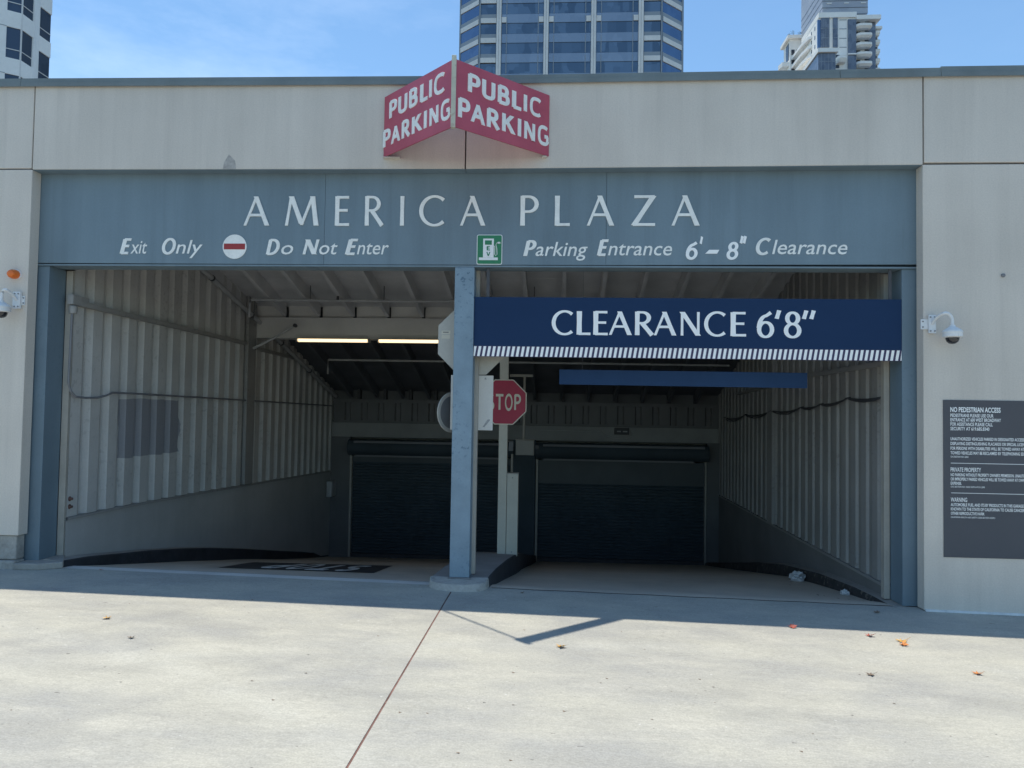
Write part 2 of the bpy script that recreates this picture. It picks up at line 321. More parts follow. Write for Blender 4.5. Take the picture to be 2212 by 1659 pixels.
# ------------------------------------------------------------ lettering
# glyphs are drawn with strokes; each stroke is (kind, params, weight) in units of cap height
SQ = 1.0
def pw(v): return math.copysign(abs(v) ** SQ, v)
def arc(cx, cy, rx, ry, a0, a1, n=14): return [(cx + rx * pw(math.cos(R(a0 + (a1 - a0) * i / n))), cy + ry * pw(math.sin(R(a0 + (a1 - a0) * i / n)))) for i in range(n + 1)]
def GL(ch):
    K, T = 1.0, .55   # thick / thin stroke factor for straight strokes; None = by direction
    g = {
     'A': (.80, [([(.0, 0), (.40, 1)], T), ([(.38, 1), (.80, 0)], K), ([(.14, .36), (.66, .36)], T)]),
     'B': (.58, [([(.07, 0), (.07, 1)], K), ([(.05, .97), (.28, .97)] + arc(.28, .75, .21, .22, 90, -90) + [(.05, .53)], None), ([(.05, .50), (.3, .5)] + arc(.30, .265, .25, .235, 90, -90) + [(.05, .03)], None)]),
     'C': (.85, [(arc(.50, .5, .46, .49, 48, 312, 26), None)]),
     'D': (.80, [([(.07, 0), (.07, 1)], K), ([(.05, .97), (.28, .97)] + arc(.28, .5, .46, .47, 90, -90, 18) + [(.05, .03)], None)]),
     'E': (.50, [([(.07, 0), (.07, 1)], K), ([(.05, .965), (.48, .965)], T), ([(.05, .52), (.44, .52)], T), ([(.05, .035), (.50, .035)], T)]),
     'G': (.88, [(arc(.50, .5, .46, .49, 52, 335, 26), None), ([(.86, .48), (.86, .14)], K), ([(.58, .46), (.90, .46)], T)]),
     'I': (.14, [([(.07, 0), (.07, 1)], K)]),
     'K': (.70, [([(.07, 0), (.07, 1)], K), ([(.12, .42), (.58, 1)], T), ([(.26, .58), (.68, 0)], K)]),
     'L': (.46, [([(.07, 0), (.07, 1)], K), ([(.05, .035), (.46, .035)], T)]),
     'M': (1.0, [([(.02, 0), (.16, 1)], T), ([(.16, 1), (.50, .06)], K), ([(.50, .02), (.84, 1)], T), ([(.84, 1), (.97, 0)], K)]),
     'N': (.78, [([(.07, 0), (.07, 1)], T), ([(.07, 1), (.71, 0)], K), ([(.71, 0), (.71, 1)], T)]),
     'O': (.96, [(arc(.48, .5, .44, .49, 0, 360, 34), None)]),
     'P': (.56, [([(.07, 0), (.07, 1)], K), ([(.05, .97), (.26, .97)] + arc(.26, .72, .26, .25, 90, -90) + [(.05, .47)], None)]),
     'R': (.66, [([(.07, 0), (.07, 1)], K), ([(.05, .97), (.26, .97)] + arc(.26, .74, .25, .23, 90, -90) + [(.05, .51)], None), ([(.26, .5), (.64, 0)], K)]),
     'S': (.58, [(arc(.30, .74, .23, .235, 40, 270, 14)[:-1] + arc(.28, .265, .25, .24, 90, -140, 14), None)]),
     'T': (.66, [([(.33, 0), (.33, 1)], K), ([(.0, .965), (.66, .965)], T)]),
     'U': (.70, [([(.07, 1), (.07, .3)] + arc(.34, .3, .27, .28, 180, 360, 12) + [(.61, .3), (.61, 1)], None)]),
     'V': (.70, [([(.0, 1), (.35, 0)], K), ([(.35, 0), (.70, 1)], T)]),
     'Z': (.66, [([(.04, .965), (.64, .965)], T), ([(.60, .98), (.04, .02)], K), ([(.0, .035), (.66, .035)], T)]),
     '6': (.58, [([(.50, .98), (.34, .86)] + arc(.36, .36, .31, .50, 112, 180, 8), None), (arc(.30, .30, .245, .29, 0, 360, 26), None)]),
     '8': (.56, [(arc(.28, .755, .20, .225, 0, 360, 22), None), (arc(.28, .27, .245, .26, 0, 360, 24), None)]),
     "'": (.16, [([(.13, 1.04), (.05, .70)], K)]),
     '"': (.40, [([(.13, 1.04), (.05, .70)], K), ([(.36, 1.04), (.28, .70)], K)]),
     '-': (.50, [([(.03, .42), (.47, .42)], K)]),
    }
    return g[ch]
def glyph_mb(ch, fr, wt=.13, contrast=1.0, depth=.012, slant=0, flare=.12, wx=1):
    """fr(u, v, d) -> world point; u,v in cap-height units, d = distance proud of the surface"""
    W, strokes = GL(ch); mb = MB()
    for si, (pts, k) in enumerate(strokes):
        n = len(pts); L = []; Rr = []
        for i in range(n):
            a = pts[max(i - 1, 0)]; b = pts[min(i + 1, n - 1)]
            closed = n > 8 and abs(pts[0][0] - pts[-1][0]) + abs(pts[0][1] - pts[-1][1]) < 1e-4
            if closed and i in (0, n - 1): a = pts[n - 2]; b = pts[1]
            dx, dy = (b[0] - a[0]) * wx, b[1] - a[1]; l = math.hypot(dx, dy) or 1; dx /= l; dy /= l
            th = wt * (1 - contrast * .5 * (1 - abs(dy) ** 1.3)) if k is None else wt * (1 - contrast * (1 - k))
            if n == 2: th *= 1 + flare
            else:
                if not closed and i in (0, n - 1): th *= 1 + flare
            ux, uy = -dy * th / 2, dx * th / 2
            x, y = pts[i][0] * wx, pts[i][1]
            L.append((x + ux, y + uy)); Rr.append((x - ux, y - uy))
        d = depth + si * .0006
        if n == 2:   # slightly waisted stroke, ends cut level for uprights
            mid = ((L[0][0] + L[1][0]) / 2, (L[0][1] + L[1][1]) / 2); midr = ((Rr[0][0] + Rr[1][0]) / 2, (Rr[0][1] + Rr[1][1]) / 2)
            c = ((mid[0] + midr[0]) / 2, (mid[1] + midr[1]) / 2); q = 1 / (1 + flare)
            L.insert(1, (c[0] + (mid[0] - c[0]) * q, c[1] + (mid[1] - c[1]) * q)); Rr.insert(1, (c[0] + (midr[0] - c[0]) * q, c[1] + (midr[1] - c[1]) * q))
            if abs(pts[0][1] - pts[1][1]) > .5:
                def cut(e, yy):
                    for lst in (L, Rr):
                        p, r_ = lst[e], lst[1]; t = (yy - r_[1]) / (p[1] - r_[1]); lst[e] = (r_[0] + (p[0] - r_[0]) * t, yy)
                cut(0, pts[0][1]); cut(2, pts[1][1])
        m = len(L)
        vs = [fr(p[0] + slant * p[1], p[1], d) for p in L] + [fr(p[0] + slant * p[1], p[1], d) for p in Rr]
        vs += [fr(p[0] + slant * p[1], p[1], 0) for p in L] + [fr(p[0] + slant * p[1], p[1], 0) for p in Rr]
        fs = []
        for i in range(m - 1):
            fs += [(i, i + 1, m + i + 1, m + i), (2 * m + i, 3 * m + i, 3 * m + i + 1, 2 * m + i + 1), (i, 2 * m + i, 2 * m + i + 1, i + 1), (m + i, m + i + 1, 3 * m + i + 1, 3 * m + i)]
        if not closed: fs += [(0, m, 3 * m, 2 * m), (m - 1, 3 * m - 1, 4 * m - 1, 2 * m - 1)]
        mb.add(vs, fs)
    return mb
def wall_frame(x0, z0, h, y):   # lettering facing the street (-Y)
    return lambda u, v, d: (x0 + u * h, y - d, z0 + v * h)
def letter(ch, parent, m, x0, x1, z0, h, y, wt=.13, slant=0, contrast=1.0, depth=.012, flare=.12, name='letter'):
    W = GL(ch)[0]; wx = ((x1 - x0) / h - wt) / max(W - .07, .05) if ch not in 'I\'"-' else 1
    return glyph_mb(ch, wall_frame(x0, z0, h, y), wt, contrast, depth, slant, flare, wx).build(name, m, parent)
def fit_glyph(ch, parent, m, x0, x1, z0, h, y, **k):
    """build a glyph and squeeze it exactly into x0..x1"""
    sl = k.get('slant', 0); wt = k.get('wt', .13)
    mb = glyph_mb(ch, lambda u, v, d: (u, d, v), wt, k.get('contrast', 1.0), k.get('depth', .012), sl, k.get('flare', .12), 1)
    xs = [v[0] for v in mb.v]; a, b = min(xs), max(xs)
    sc = (x1 - x0) / (b - a)
    if k.get('keep'): sc = h
    mb.v = [(x0 + (v[0] - a) * sc, y - v[1], z0 + v[2] * h) for v in mb.v]
    return mb.build(k.get('name', 'letter'), m, parent)
def text_mb(body, x0, x1, z0, h, y, off=.0, depth=.004, shear=0):
    """built-in sans face, flattened to a mesh and fitted to x0..x1, cap height h"""
    c = bpy.data.curves.new('t', 'FONT'); c.body = body; c.offset = off; c.shear = shear; c.extrude = 0; c.resolution_u = 3
    o = bpy.data.objects.new('t', c); COL.objects.link(o)
    me = bpy.data.meshes.new_from_object(o.evaluated_get(bpy.context.evaluated_depsgraph_get()))
    vs = [v.co.copy() for v in me.vertices]; fs = [tuple(p.vertices) for p in me.polygons]
    bpy.data.objects.remove(o); bpy.data.curves.remove(c); bpy.data.meshes.remove(me)
    a = min(v.x for v in vs); b = max(v.x for v in vs); cap = .692 + off * 2
    s = (x1 - x0) / (b - a); mb = MB()
    mb.add([(x0 + (v.x - a) * s, y - depth, z0 + (v.y + off) * h / cap) for v in vs], fs)
    return mb

# ------------------------------------------------------------ ground
def zg(x): return -.0147 * (max(-40, min(40, x)) + 5.3)
def sheet(x0, x1, y0, y1, n=1):
    xs = sorted(set([x0, x1] + [k for k in (-40, 40) if x0 < k < x1]))
    return MB().grid([[(x, y, zg(x)) for x in xs] for y in (y0, y1)])
YA = .13
mb = MB()
for r in [(-1500, 1500, -1500, -14), (-1500, -12, -14, YA), (12, 1500, -14, YA), (-1500, -8.9, YA, 12), (8.9, 1500, YA, 12), (-1500, 1500, 12, 1500)]:
    q = sheet(*r); mb.add(q.v, q.f)
mb.v = [(v[0], v[1], v[2] - .004) for v in mb.v]
mb.build('ground', 'asphalt', kind='structure', origin=(0, 0, 0))
def slab(x0, x1, name):
    xs = sub(x0, x1, 8); b = MB()
    top = [[(x, y, zg(x)) for x in xs] for y in (-14, -7, -3, -1, YA)]
    b.grid(top)
    for xe in (x0, x1): b.add([(xe, -14, zg(xe)), (xe, YA, zg(xe)), (xe, YA, zg(xe) - .15), (xe, -14, zg(xe) - .15)], [(0, 1, 2, 3)])
    for ye in (YA,): b.add([(x0, ye, zg(x0)), (x1, ye, zg(x1)), (x1, ye, zg(x1) - .15), (x0, ye, zg(x0) - .15)], [(0, 1, 2, 3)])
    return b.build(name, 'apron', kind='structure', origin=(0, 0, 0))
slab(-12, -.9585, 'pavement'); slab(-.9460, 12, 'pavement')
MB().add([(-.963, -14, zg(-.95) - .004), (-.942, -14, zg(-.95) - .004), (-.942, .1, zg(-.95) - .004), (-.963, .1, zg(-.95) - .004)], [(0, 1, 2, 3)]).build('pavement_joint', 'joint', kind='structure', origin=(0, 0, 0))

# ramp floor
XL0, XR0 = -4.83, 3.05
LY = [.13, .6, 1.07, 1.75, 2.5, 3.3, 4.4, 6, 7.6, 9]; LZ = [-.035, -.085, -.165, -.29, -.42, -.57, -.77, -1.09, -1.38, -1.62]
RY = [.13, .41, 1.04, 1.7, 3, 6.4, 8.3, 9]; RZ = [-.14, -.18, -.25, -.33, -.5, -1.12, -1.46, -1.58]
def zf(x, y):
    a = lerp(LY, LZ, y); b = lerp(RY, RZ, y); u = (x - XL0) / (XR0 - XL0); z = a * (1 - u) + b * u
    k = max(0, min(1, (y - YA) / .5)); return (zg(x) - .006) * (1 - k) + z * k
xs = sub(-5.1, 3.5, 16)
MB().grid([[(x, y, zf(x, y)) for x in xs] for y in [.133, .25, .4, .6, .85, 1.1, 1.5, 2, 2.5, 3, 3.6, 4.4, 5.2, 6, 7, 8, 9]]).build('ramp_floor', 'floor', kind='structure', origin=(0, 0, 0), smooth=True)
MB().grid([[(x, y, zf(x, y) + .004) for x in sub(-4.83, -1.2, 10)] for y in (.145, .24, .34)]).build('threshold_strip', 'thresh', kind='structure', origin=(0, 0, 0))
MB().grid([[(x, y, zf(x, y) + .003) for x in sub(-4.83, -1.2, 10)] for y in (.352, .366)]).build('slab_joint', 'jointd', kind='structure', origin=(0, 0, 0))
MB().grid([[(x, y + .006 * math.sin(x * 9), zg(x) + .0025) for x in sub(-.60, 3.05, 30)] for y in (.112, .128)]).build('slab_joint', 'jointd', kind='structure', origin=(0, 0, 0))

# ------------------------------------------------------------ garage building
B = thing('parking_garage', 'low pale concrete garage front with a wide twin opening and blue grey lintel', 'building', (-.9, 0, 0))
YT = [(-9, 4.72), (-5.292, 4.715), (-.9, 4.686), (2.526, 4.70), (3.417, 4.705), (9, 4.708)]
def ztop(x): return lerp([p[0] for p in YT], [p[1] for p in YT], x)
def zbot(x): return lerp([-5.16, -.92, 3.26], [3.873, 3.860, 3.878], x)
def panel(poly, y0=0, y1=.13, m='facade'):
    return MB().prism([(x, y0, z) for x, z in poly], (0, y1 - y0, 0)).build('wall_panel', m, B, bevel=.006)
g = .006
panel([(-9, 3.884), (-5.163 - g, 3.884), (-5.163 - g, ztop(-5.16)), (-9, ztop(-9))])
panel([(-5.163 + g, zbot(-5.16)), (-.904 - g, zbot(-.92)), (-.904 - g, ztop(-.9)), (-5.163 + g, ztop(-5.16))])
panel([(-.904 + g, zbot(-.92)), (3.272 - g, zbot(3.26)), (3.272 - g, ztop(3.27)), (-.904 + g, ztop(-.9))])
panel([(3.272 + g, 3.896), (8.5, 3.896), (8.5, ztop(8.5)), (3.272 + g, ztop(3.27))])
panel([(-9, .318), (-5.160, .318), (-5.157, 3.872), (-9, 3.872)])
panel([(3.264, zg(3.26) + .005), (8.5, zg(8.5) + .005), (8.5, 3.884), (3.264, 3.878)])
for (a, b, c, d) in [(-9, -5.1635, 3.86, 3.90), (-5.19, -5.14, 3.60, 4.68), (-.93, -.88, 3.87, 4.68), (3.25, 3.30, 3.60, 4.68), (3.2725, 8.5, 3.87, 3.91)]:
    pass
bx('joint_sealant', 'jointd', B, -5.19, -5.14, .118, .128, 3.90, 4.68); bx('joint_sealant', 'jointd', B, -.93, -.88, .118, .128, 3.88, 4.68)
bx('joint_sealant', 'jointd', B, 3.245, 3.30, .118, .128, 3.90, 4.68)
bx('joint_sealant', 'jointd', B, -9, -5.20, .110, .116, 3.86, 3.90); bx('joint_sealant', 'jointd', B, 3.31, 8.5, .110, .116, 3.87, 3.91)
# backing mass keeps the joints and the interior dark
bx('side_wall', 'inner', B, -9, -5.27, .132, 12, -1.9, 4.5); bx('side_wall', 'inner', B, 3.46, 8.5, .132, 12, -1.9, 4.5)
bx('backing_wall', 'inner', B, -5.268, 3.458, .36, .50, 3.0, 4.5); bx('backing_wall', 'inner', B, -5.265, 3.455, .132, .357, 3.885, 4.5)
bx('roof_slab', 'inner', B, -9, 8.5, .134, 12, 4.503, 4.68); bx('rear_wall', 'inner', B, -5.26, 3.45, 9.3, 12, -1.9, 4.5)
# parapet coping
for i in range(len(YT) - 1):
    (a, za), (b, zb) = YT[i], YT[i + 1]; u = .012 if i == 4 else 0; a += .002; b -= .002
    za = ztop(a); zb = ztop(b)
    m = MB(); m.hexa([(a, -.022, za - .012), (b, -.022, zb - .012), (b, .30, zb - .012), (a, .30, za - .012)],
                     [(a, -.022, za + .052 + u), (b, -.022, zb + .052 + u), (b, .30, zb + .06 + u), (a, .30, za + .06 + u)])
    m.hexa([(a, -.030, za - .030), (b, -.030, zb - .030), (b, -.0225, zb - .030), (a, -.0225, za - .030)],
           [(a, -.030, za + .012), (b, -.030, zb + .012), (b, -.0225, zb + .012), (a, -.0225, za + .012)])
    m.build('coping', 'coping', B)
# plinth and footing at the left
bx('plinth', 'plinth', B, -9, -5.186, .018, .131, .082, .314, bevel=.012)
bx('plinth_base', 'plinth', B, -9, -5.176, -.02, .131, -.06, .079, bevel=.018)
MB().prism([(-5.175, -.03, zg(-5.1)), (-5.175, .45, zg(-5.1)), (-4.985, .45, zg(-5.)), (-4.78, .12, zg(-4.8)), (-4.95, .0, zg(-4.9))], (0, 0, .062)).build('column_footing', 'kerbtop', B, bevel=.01)
MB().hexa([(3.27, -.02, zg(3.27) + .001), (8.5, -.02, zg(8.5) + .001), (8.5, -.0005, zg(8.5) + .001), (3.27, -.0005, zg(3.27) + .001)],
          [(3.27, -.012, zg(3.27) + .014), (8.5, -.012, zg(8.5) + .014), (8.5, -.0005, zg(8.5) + .018), (3.27, -.0005, zg(3.27) + .018)]).build('caulk_bead', 'caulk', B)
MB().lathe([(.017, 0), (.017, -.012), (.008, -.014)], (3.955, 0, 2.87), 10, 'Y').build('plugged_bolt_hole', 'tgrey', B)
# water stain scraped on the lintel panel (thin plaster patch)
pts = [(-3.245, 3.868), (-3.235, 3.93), (-3.205, 3.985), (-3.19, 4.01), (-3.165, 3.985), (-3.13, 3.95), (-3.12, 3.90), (-3.115, 3.868)]
MB().prism([(x, -.0015, z) for x, z in pts], (0, .0025, 0)).build('plaster_patch', mat('stain_patch', (.40, .375, .35), .9, var=.25, scale=22, fine=60), B)

for a_, b_ in ((-5.155, -.906), (-.902, 3.262)):
    MB().hexa([(a_, .004, zbot(a_) - .005), (b_, .004, zbot(b_) - .005), (b_, .1285, zbot(b_) - .005), (a_, .1285, zbot(a_) - .005)], [(a_, .004, zbot(a_) - .001), (b_, .004, zbot(b_) - .001), (b_, .1285, zbot(b_) - .001), (a_, .1285, zbot(a_) - .001)]).build('soffit_paint', 'beam', B)

# ------------------------------------------------------------ lintel beam
BM = thing('lintel_beam', 'long blue grey steel lintel over both lanes, carrying the white raised lettering', 'beam', (-.9, .13, 2.97))
def zb_(x): return lerp([-5.157, -.6, 3.27], [2.982, 2.972, 2.995], x)
cuts = [-5.26, -2.28, .43, 3.455]
for a, b in zip(cuts[:-1], cuts[1:]):
    MB().prism([(a + .0015, .131, zb_(a)), (b - .0015, .131, zb_(b)), (b - .0015, .131, 3.884), (a + .0015, .131, 3.884)], (0, .20, 0)).build('beam_plate', 'beam', BM)
bx('bottom_flange', 'beam', BM, -5.26, 3.455, .1325, .345, 2.955, 2.971)
Y0 = .131
HB = .285
for ch, a, b in [('A', -3.081, -2.825), ('M', -2.669, -2.337), ('E', -2.178, -2.038), ('R', -1.885, -1.700), ('I', -1.541, -1.503), ('C', -1.357, -1.111), ('A', -.960, -.717),
                 ('P', -.385, -.210), ('L', -.058, .086), ('A', .246, .504), ('Z', .661, .895), ('A', 1.038, 1.299)]:
    fit_glyph(ch, BM, 'letter', a, b, 3.352, HB, Y0, wt=.138, contrast=.9, depth=.010)
def italic(cap, rest, x0, xc, xr0, x1, z):
    """bold italic capital followed by light italic lower case"""
    fit_glyph(cap, BM, 'letter', x0, xc, z, .144, Y0, wt=.25, slant=.22, contrast=.75, depth=.006, flare=.05)
    if rest: text_mb(rest, xr0, x1, z, .136, Y0, .006, .0045, .22).build('lettering', 'letter', BM)
italic('E', 'xit', -4.323, -4.205, -4.215, -4.045, 3.075); italic('O', 'nly', -3.895, -3.755, -3.755, -3.486, 3.076)
italic('D', 'o', -2.852, -2.715, -2.700, -2.582, 3.071); italic('N', 'ot', -2.489, -2.325, -2.325, -2.145, 3.072); italic('E', 'nter', -2.073, -1.945, -1.955, -1.643, 3.073)
italic('P', 'arking', -.352, -.225, -.235, .258, 3.062); italic('E', 'ntrance', .344, .455, .448, 1.046, 3.070)
italic('C', 'learance', 1.817, 1.955, 1.965, 2.648, 3.085)
for ch, a, b, z, h in [('6', 1.172, 1.282, 3.040, .155), ("'", 1.300, 1.332, 3.045, .195), ('8', 1.548, 1.657, 3.041, .150), ('"', 1.668, 1.734, 3.050, .195)]:
    fit_glyph(ch, BM, 'navyw', a, b, z, h, Y0, wt=.19, slant=.12, contrast=.4, depth=.006)
MB().prism([(1.352, Y0 - .006, 3.088), (1.462, Y0 - .006, 3.088), (1.482, Y0 - .006, 3.124), (1.388, Y0 - .006, 3.124)], (0, .006, 0)).build('dash', 'navyw', BM)
def disc(cx, cz, r, y0, y1, name, m, parent, n=40, sx=1):
    return MB().prism([(cx + sx * r * math.cos(2 * math.pi * k / n), y0, cz + r * math.sin(2 * math.pi * k / n)) for k in range(n)], (0, y1 - y0, 0)).build(name, m, parent)
disc(-3.165, 3.145, .119, .124, .1308, 'no_entry_disc', 'letter', BM)
bx('no_entry_bar', 'noentry', BM, -3.270, -3.060, .121, .1238, 3.118, 3.174)
MB().lathe([(.008, 0), (.008, -.006)], (-.18, .131, 3.06), 8, 'Y').build('rivet', 'tgrey', BM)

# EV sign
ev = thing('ev_charging_sign', 'small green sign with a white charging pump on the lintel above the middle post', 'sign', (-.673, .131, 2.977))
def rrect(x0, x1, z0, z1, r, y):
    pts = []
    for cx, cz, a in [(x1 - r, z1 - r, 0), (x0 + r, z1 - r, 90), (x0 + r, z0 + r, 180), (x1 - r, z0 + r, 270)]:
        pts += [(cx + r * math.cos(R(a + 22.5 * k)), y, cz + r * math.sin(R(a + 22.5 * k))) for k in range(5)]
    return pts
MB().prism(rrect(-.795, -.551, 2.977, 3.264, .018, .122), (0, .0085, 0)).build('border_plate', 'white', ev)
MB().prism(rrect(-.788, -.558, 2.984, 3.257, .013, .1195), (0, .0022, 0)).build('green_plate', 'green', ev)
y = .118
MB().box(-.734, -.632, y, .1193, 3.045, 3.225).box(-.773, -.592, y - .0005, .1193, 3.019, 3.044).build('pump_symbol', 'white', ev)
bx('pump_screen', 'green', ev, -.717, -.651, y - .001, y - .0002, 3.166, 3.208)
MB().tube([(-.632, y, 3.155), (-.622, y, 3.150), (-.622, y, 3.075), (-.612, y, 3.060), (-.600, y, 3.075), (-.603, y, 3.13), (-.612, y, 3.165), (-.603, y, 3.183), (-.590, y, 3.186)], .0035, 6).build('charging_cable', 'white', ev)
MB().box(-.593, -.575, y - .004, .1193, 3.177, 3.193).box(-.575, -.566, y - .003, .1193, 3.188, 3.191).box(-.575, -.566, y - .003, .1193, 3.179, 3.182).build('plug', 'white', ev)
fit_glyph('E', ev, 'green', -.700, -.669, 3.115, .036, y, wt=.2, contrast=0, depth=.0012); fit_glyph('V', ev, 'green', -.702, -.664, 3.058, .038, y, wt=.2, contrast=0, depth=.0012)

# ------------------------------------------------------------ columns
def column(label, x0, x1, zb0, side):
    t = thing('steel_column', label, 'column', ((x0 + x1) / 2, .28, zb0), 'steel columns holding the lintel')
    zt = 2.953
    bx('column_shaft', 'column', t, x0, x1, .15, .40, zb0, zt, bevel=.004)
    ax = (x1 + .002, x1 + .07) if side > 0 else (x0 - .055, x0 - .002)
    bx('door_angle', 'beige', t, ax[0], ax[1], .405, .412, zb0, zt)
    e = ax[1] if side > 0 else ax[0]
    bx('door_angle', 'beige', t, min(e, e - side * .008), max(e, e - side * .008), .41, .47, zb0, zt)
    return t
column('blue grey steel column at the left jamb, standing on a small concrete footing', -5.25, -5.052, .045, 1)
column('blue grey steel column at the right jamb, beside the clearance banner end', 3.145, 3.31, -.125, -1)
mp_ = thing('steel_post', 'worn light blue steel post between the two lanes, on the rounded island', 'column', (-.907, .2, .0), 'steel columns holding the lintel')
bx('post_shaft', 'post', mp_, -1.001, -.814, .13, .30, .018, 2.953, bevel=.005)
bx('rear_angle', 'beige', mp_, -1.008, -.780, .305, .318, .018, 2.953); bx('rear_angle', 'beige', mp_, -.788, -.780, .32, .37, .018, 2.953)
bx('base_plate', 'tgrey', mp_, -1.015, -.80, .115, .302, .008, .017)

# ------------------------------------------------------------ island and kerbs
IS = thing('traffic_island', 'low rounded concrete island running down between the two lanes', 'kerb island', (-.9, .1, -.07))
def iz(y): return lerp([-.075, .1, .7, 1.5, 2.2, 2.9, 4.3, 8.6], [-.008, .012, -.01, -.075, -.155, -.27, -.555, -1.40], y)
def ixr(y): return lerp([0, .2, 2.4, 8.6], [-.62, -.635, -.47, -.42], y)
def ixl(y): return lerp([0, .2, 2.4, 8.6], [-1.19, -1.18, -1.05, -.93], y)
nose = [(-1.19, .16), (-1.17, .05), (-1.10, -.03), (-1.00, -.068), (-.90, -.078), (-.80, -.070), (-.70, -.03), (-.645, .05), (-.632, .16)]
lowr = [(x + (x + .9) * .03, y - .010) for x, y in nose]
m = MB(); zt = [.012 if y > .1 else -.004 for x, y in nose]
top = [(x * .98 - .018, y + .014, z) for (x, y), z in zip(nose, zt)]; mid = [(x, y, z - .016) for (x, y), z in zip(nose, zt)]; bot = [(x, y, zg(x) - .03) for x, y in lowr]
k = len(nose); m.add(top + mid + bot, [tuple(range(k))] + [(i, i + 1, k + i + 1, k + i) for i in range(k - 1)] + [(k + i, k + i + 1, 2 * k + i + 1, 2 * k + i) for i in range(k - 1)])
m.build('island_nose', 'island', IS, smooth=True)
ys = [.163, .3, .7, 1.1, 1.5, 1.9, 2.2, 2.6, 2.9, 3.5, 4.3, 5.5, 7, 8.55]
MB().grid([[(ixl(y) + .01, y, iz(y)), ((ixl(y) + ixr(y)) / 2, y, iz(y) + .003), (ixr(y) - .012, y, iz(y))] for y in ys]).build('island_top', 'islandback', IS, smooth=True)
for s, fx in ((1, ixr), (-1, ixl)):
    MB().grid([[(fx(y) - s * .012, y, iz(y)), (fx(y), y, iz(y) - .012), (fx(y) + s * .008, y, zf(fx(y), y) - .02)] for y in ys]).build('black_kerb_face', 'kerbblack', IS, smooth=True)
KLY = [.16, .6, 1.06, 1.75, 2.5, 3.3, 4.4, 6, 7.6, 9.25]; KLZ = [.055, .014, -.048, -.14, -.255, -.395, -.61, -.945, -1.27, -1.52]
KRY = [.16, .6, 1.04, 2.06, 3.4, 4.7, 8.7, 9.25]; KRZ = [-.135, -.145, -.165, -.249, -.424, -.655, -1.47, -1.52]
def xwl(y): return -4.985 + .02 * y
def xwr(y): return 3.145 + .020 * y
def kerb(label, ys, zs, xin, xw, m, origin):
    t = thing('side_kerb', label, 'kerb', origin)
    s = 1 if xin > xw(1) else -1
    MB().grid([[(xin + s * .012, y, zf(xin, y) - .02), (xin, y, z - .012), (xin - s * .012, y, z)] for y, z in zip(ys, zs)]).build('kerb_face', m, t, smooth=True)
    MB().grid([[(xin - s * .012, y, z), (xw(y) - s * .03, y, z + .012)] for y, z in zip(ys, zs)]).build('kerb_top', 'kerbtop', t)
    MB().add([(xin + s * .012, ys[0], zf(xin, ys[0]) - .03), (xin, ys[0], zs[0] - .012), (xin - s * .012, ys[0], zs[0]), (xw(ys[0]) - s * .03, ys[0], zs[0] + .012), (xw(ys[0]) - s * .03, ys[0], zs[0] - .2)], [(0, 1, 2, 3, 4)]).build('kerb_end', 'kerbtop', t)
kerb('black faced kerb curving down along the left corrugated wall', KLY, KLZ, XL0, xwl, 'kerbblack', (-4.9, .16, 0))
kerb('scuffed black kerb along the right corrugated wall, with litter beside it', KRY, KRZ, XR0, xwr, 'kerbdirty', (3.1, .16, -.15))

# ------------------------------------------------------------ inner side walls
def jb(y): return 3.56 - .264 * (y - 2.73) if y < 4.83 else 2.975 - .315 * (y - 4.95)
def deck(y): return jb(y) + .20
def led_l(y): return lerp([.2, 1.5, 3.5, 9.3], [.405, .400, .358, .205], y)
def led_r(y): return lerp([.2, 8, 9.3], [-.045, -.10, -.12], y)
def side_wall(nm, s, xw, led, kz, ky, per, m, wlabel):
    W = bpy.data.objects.new(nm, None); COL.objects.link(W); ORG[W.name] = Vector((0, 0, 0)); tag(W, kind='structure')
    ys = [.42 if s > 0 else .42, 1.5, 3, 4.5, 6, 7.5, 9.25]
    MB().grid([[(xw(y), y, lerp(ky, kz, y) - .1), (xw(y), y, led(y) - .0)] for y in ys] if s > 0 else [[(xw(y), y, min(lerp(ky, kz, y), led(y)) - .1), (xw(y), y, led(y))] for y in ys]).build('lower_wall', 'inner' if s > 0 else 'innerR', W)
    MB().grid([[(xw(y), y, led(y)), (xw(y) + s * .018, y, led(y) + .002), (xw(y) + s * .018, y, led(y) + .028), (xw(y) - s * .06, y, led(y) + .034)] for y in ys]).build('ledge_rail', 'sheet' , W)
    y = .43; first = True
    while y < 9.1:
        f = [(0, 0), (per * .50, 0), (per * .84, .060), (per * .93, .060), (per, 0)] if s > 0 else [(0, 0), (per * .48, 0), (per * .86, .024), (per * .93, .024), (per, 0)]
        mb = MB(); rows = []
        rows.append([(xw(y + a) - s * d, y + a, led(y + a) + .033) for a, d in f]); rows.append([(xw(y + a) - s * d, y + a, deck(y + a) + .02) for a, d in f])
        mb.grid(rows); mb.build('corrugated_sheet', m, W); y += per
    return W
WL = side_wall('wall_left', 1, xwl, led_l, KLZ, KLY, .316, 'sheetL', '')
WR = side_wall('wall_right', -1, xwr, led_r, KRZ, KRY, .285, 'sheet', '')
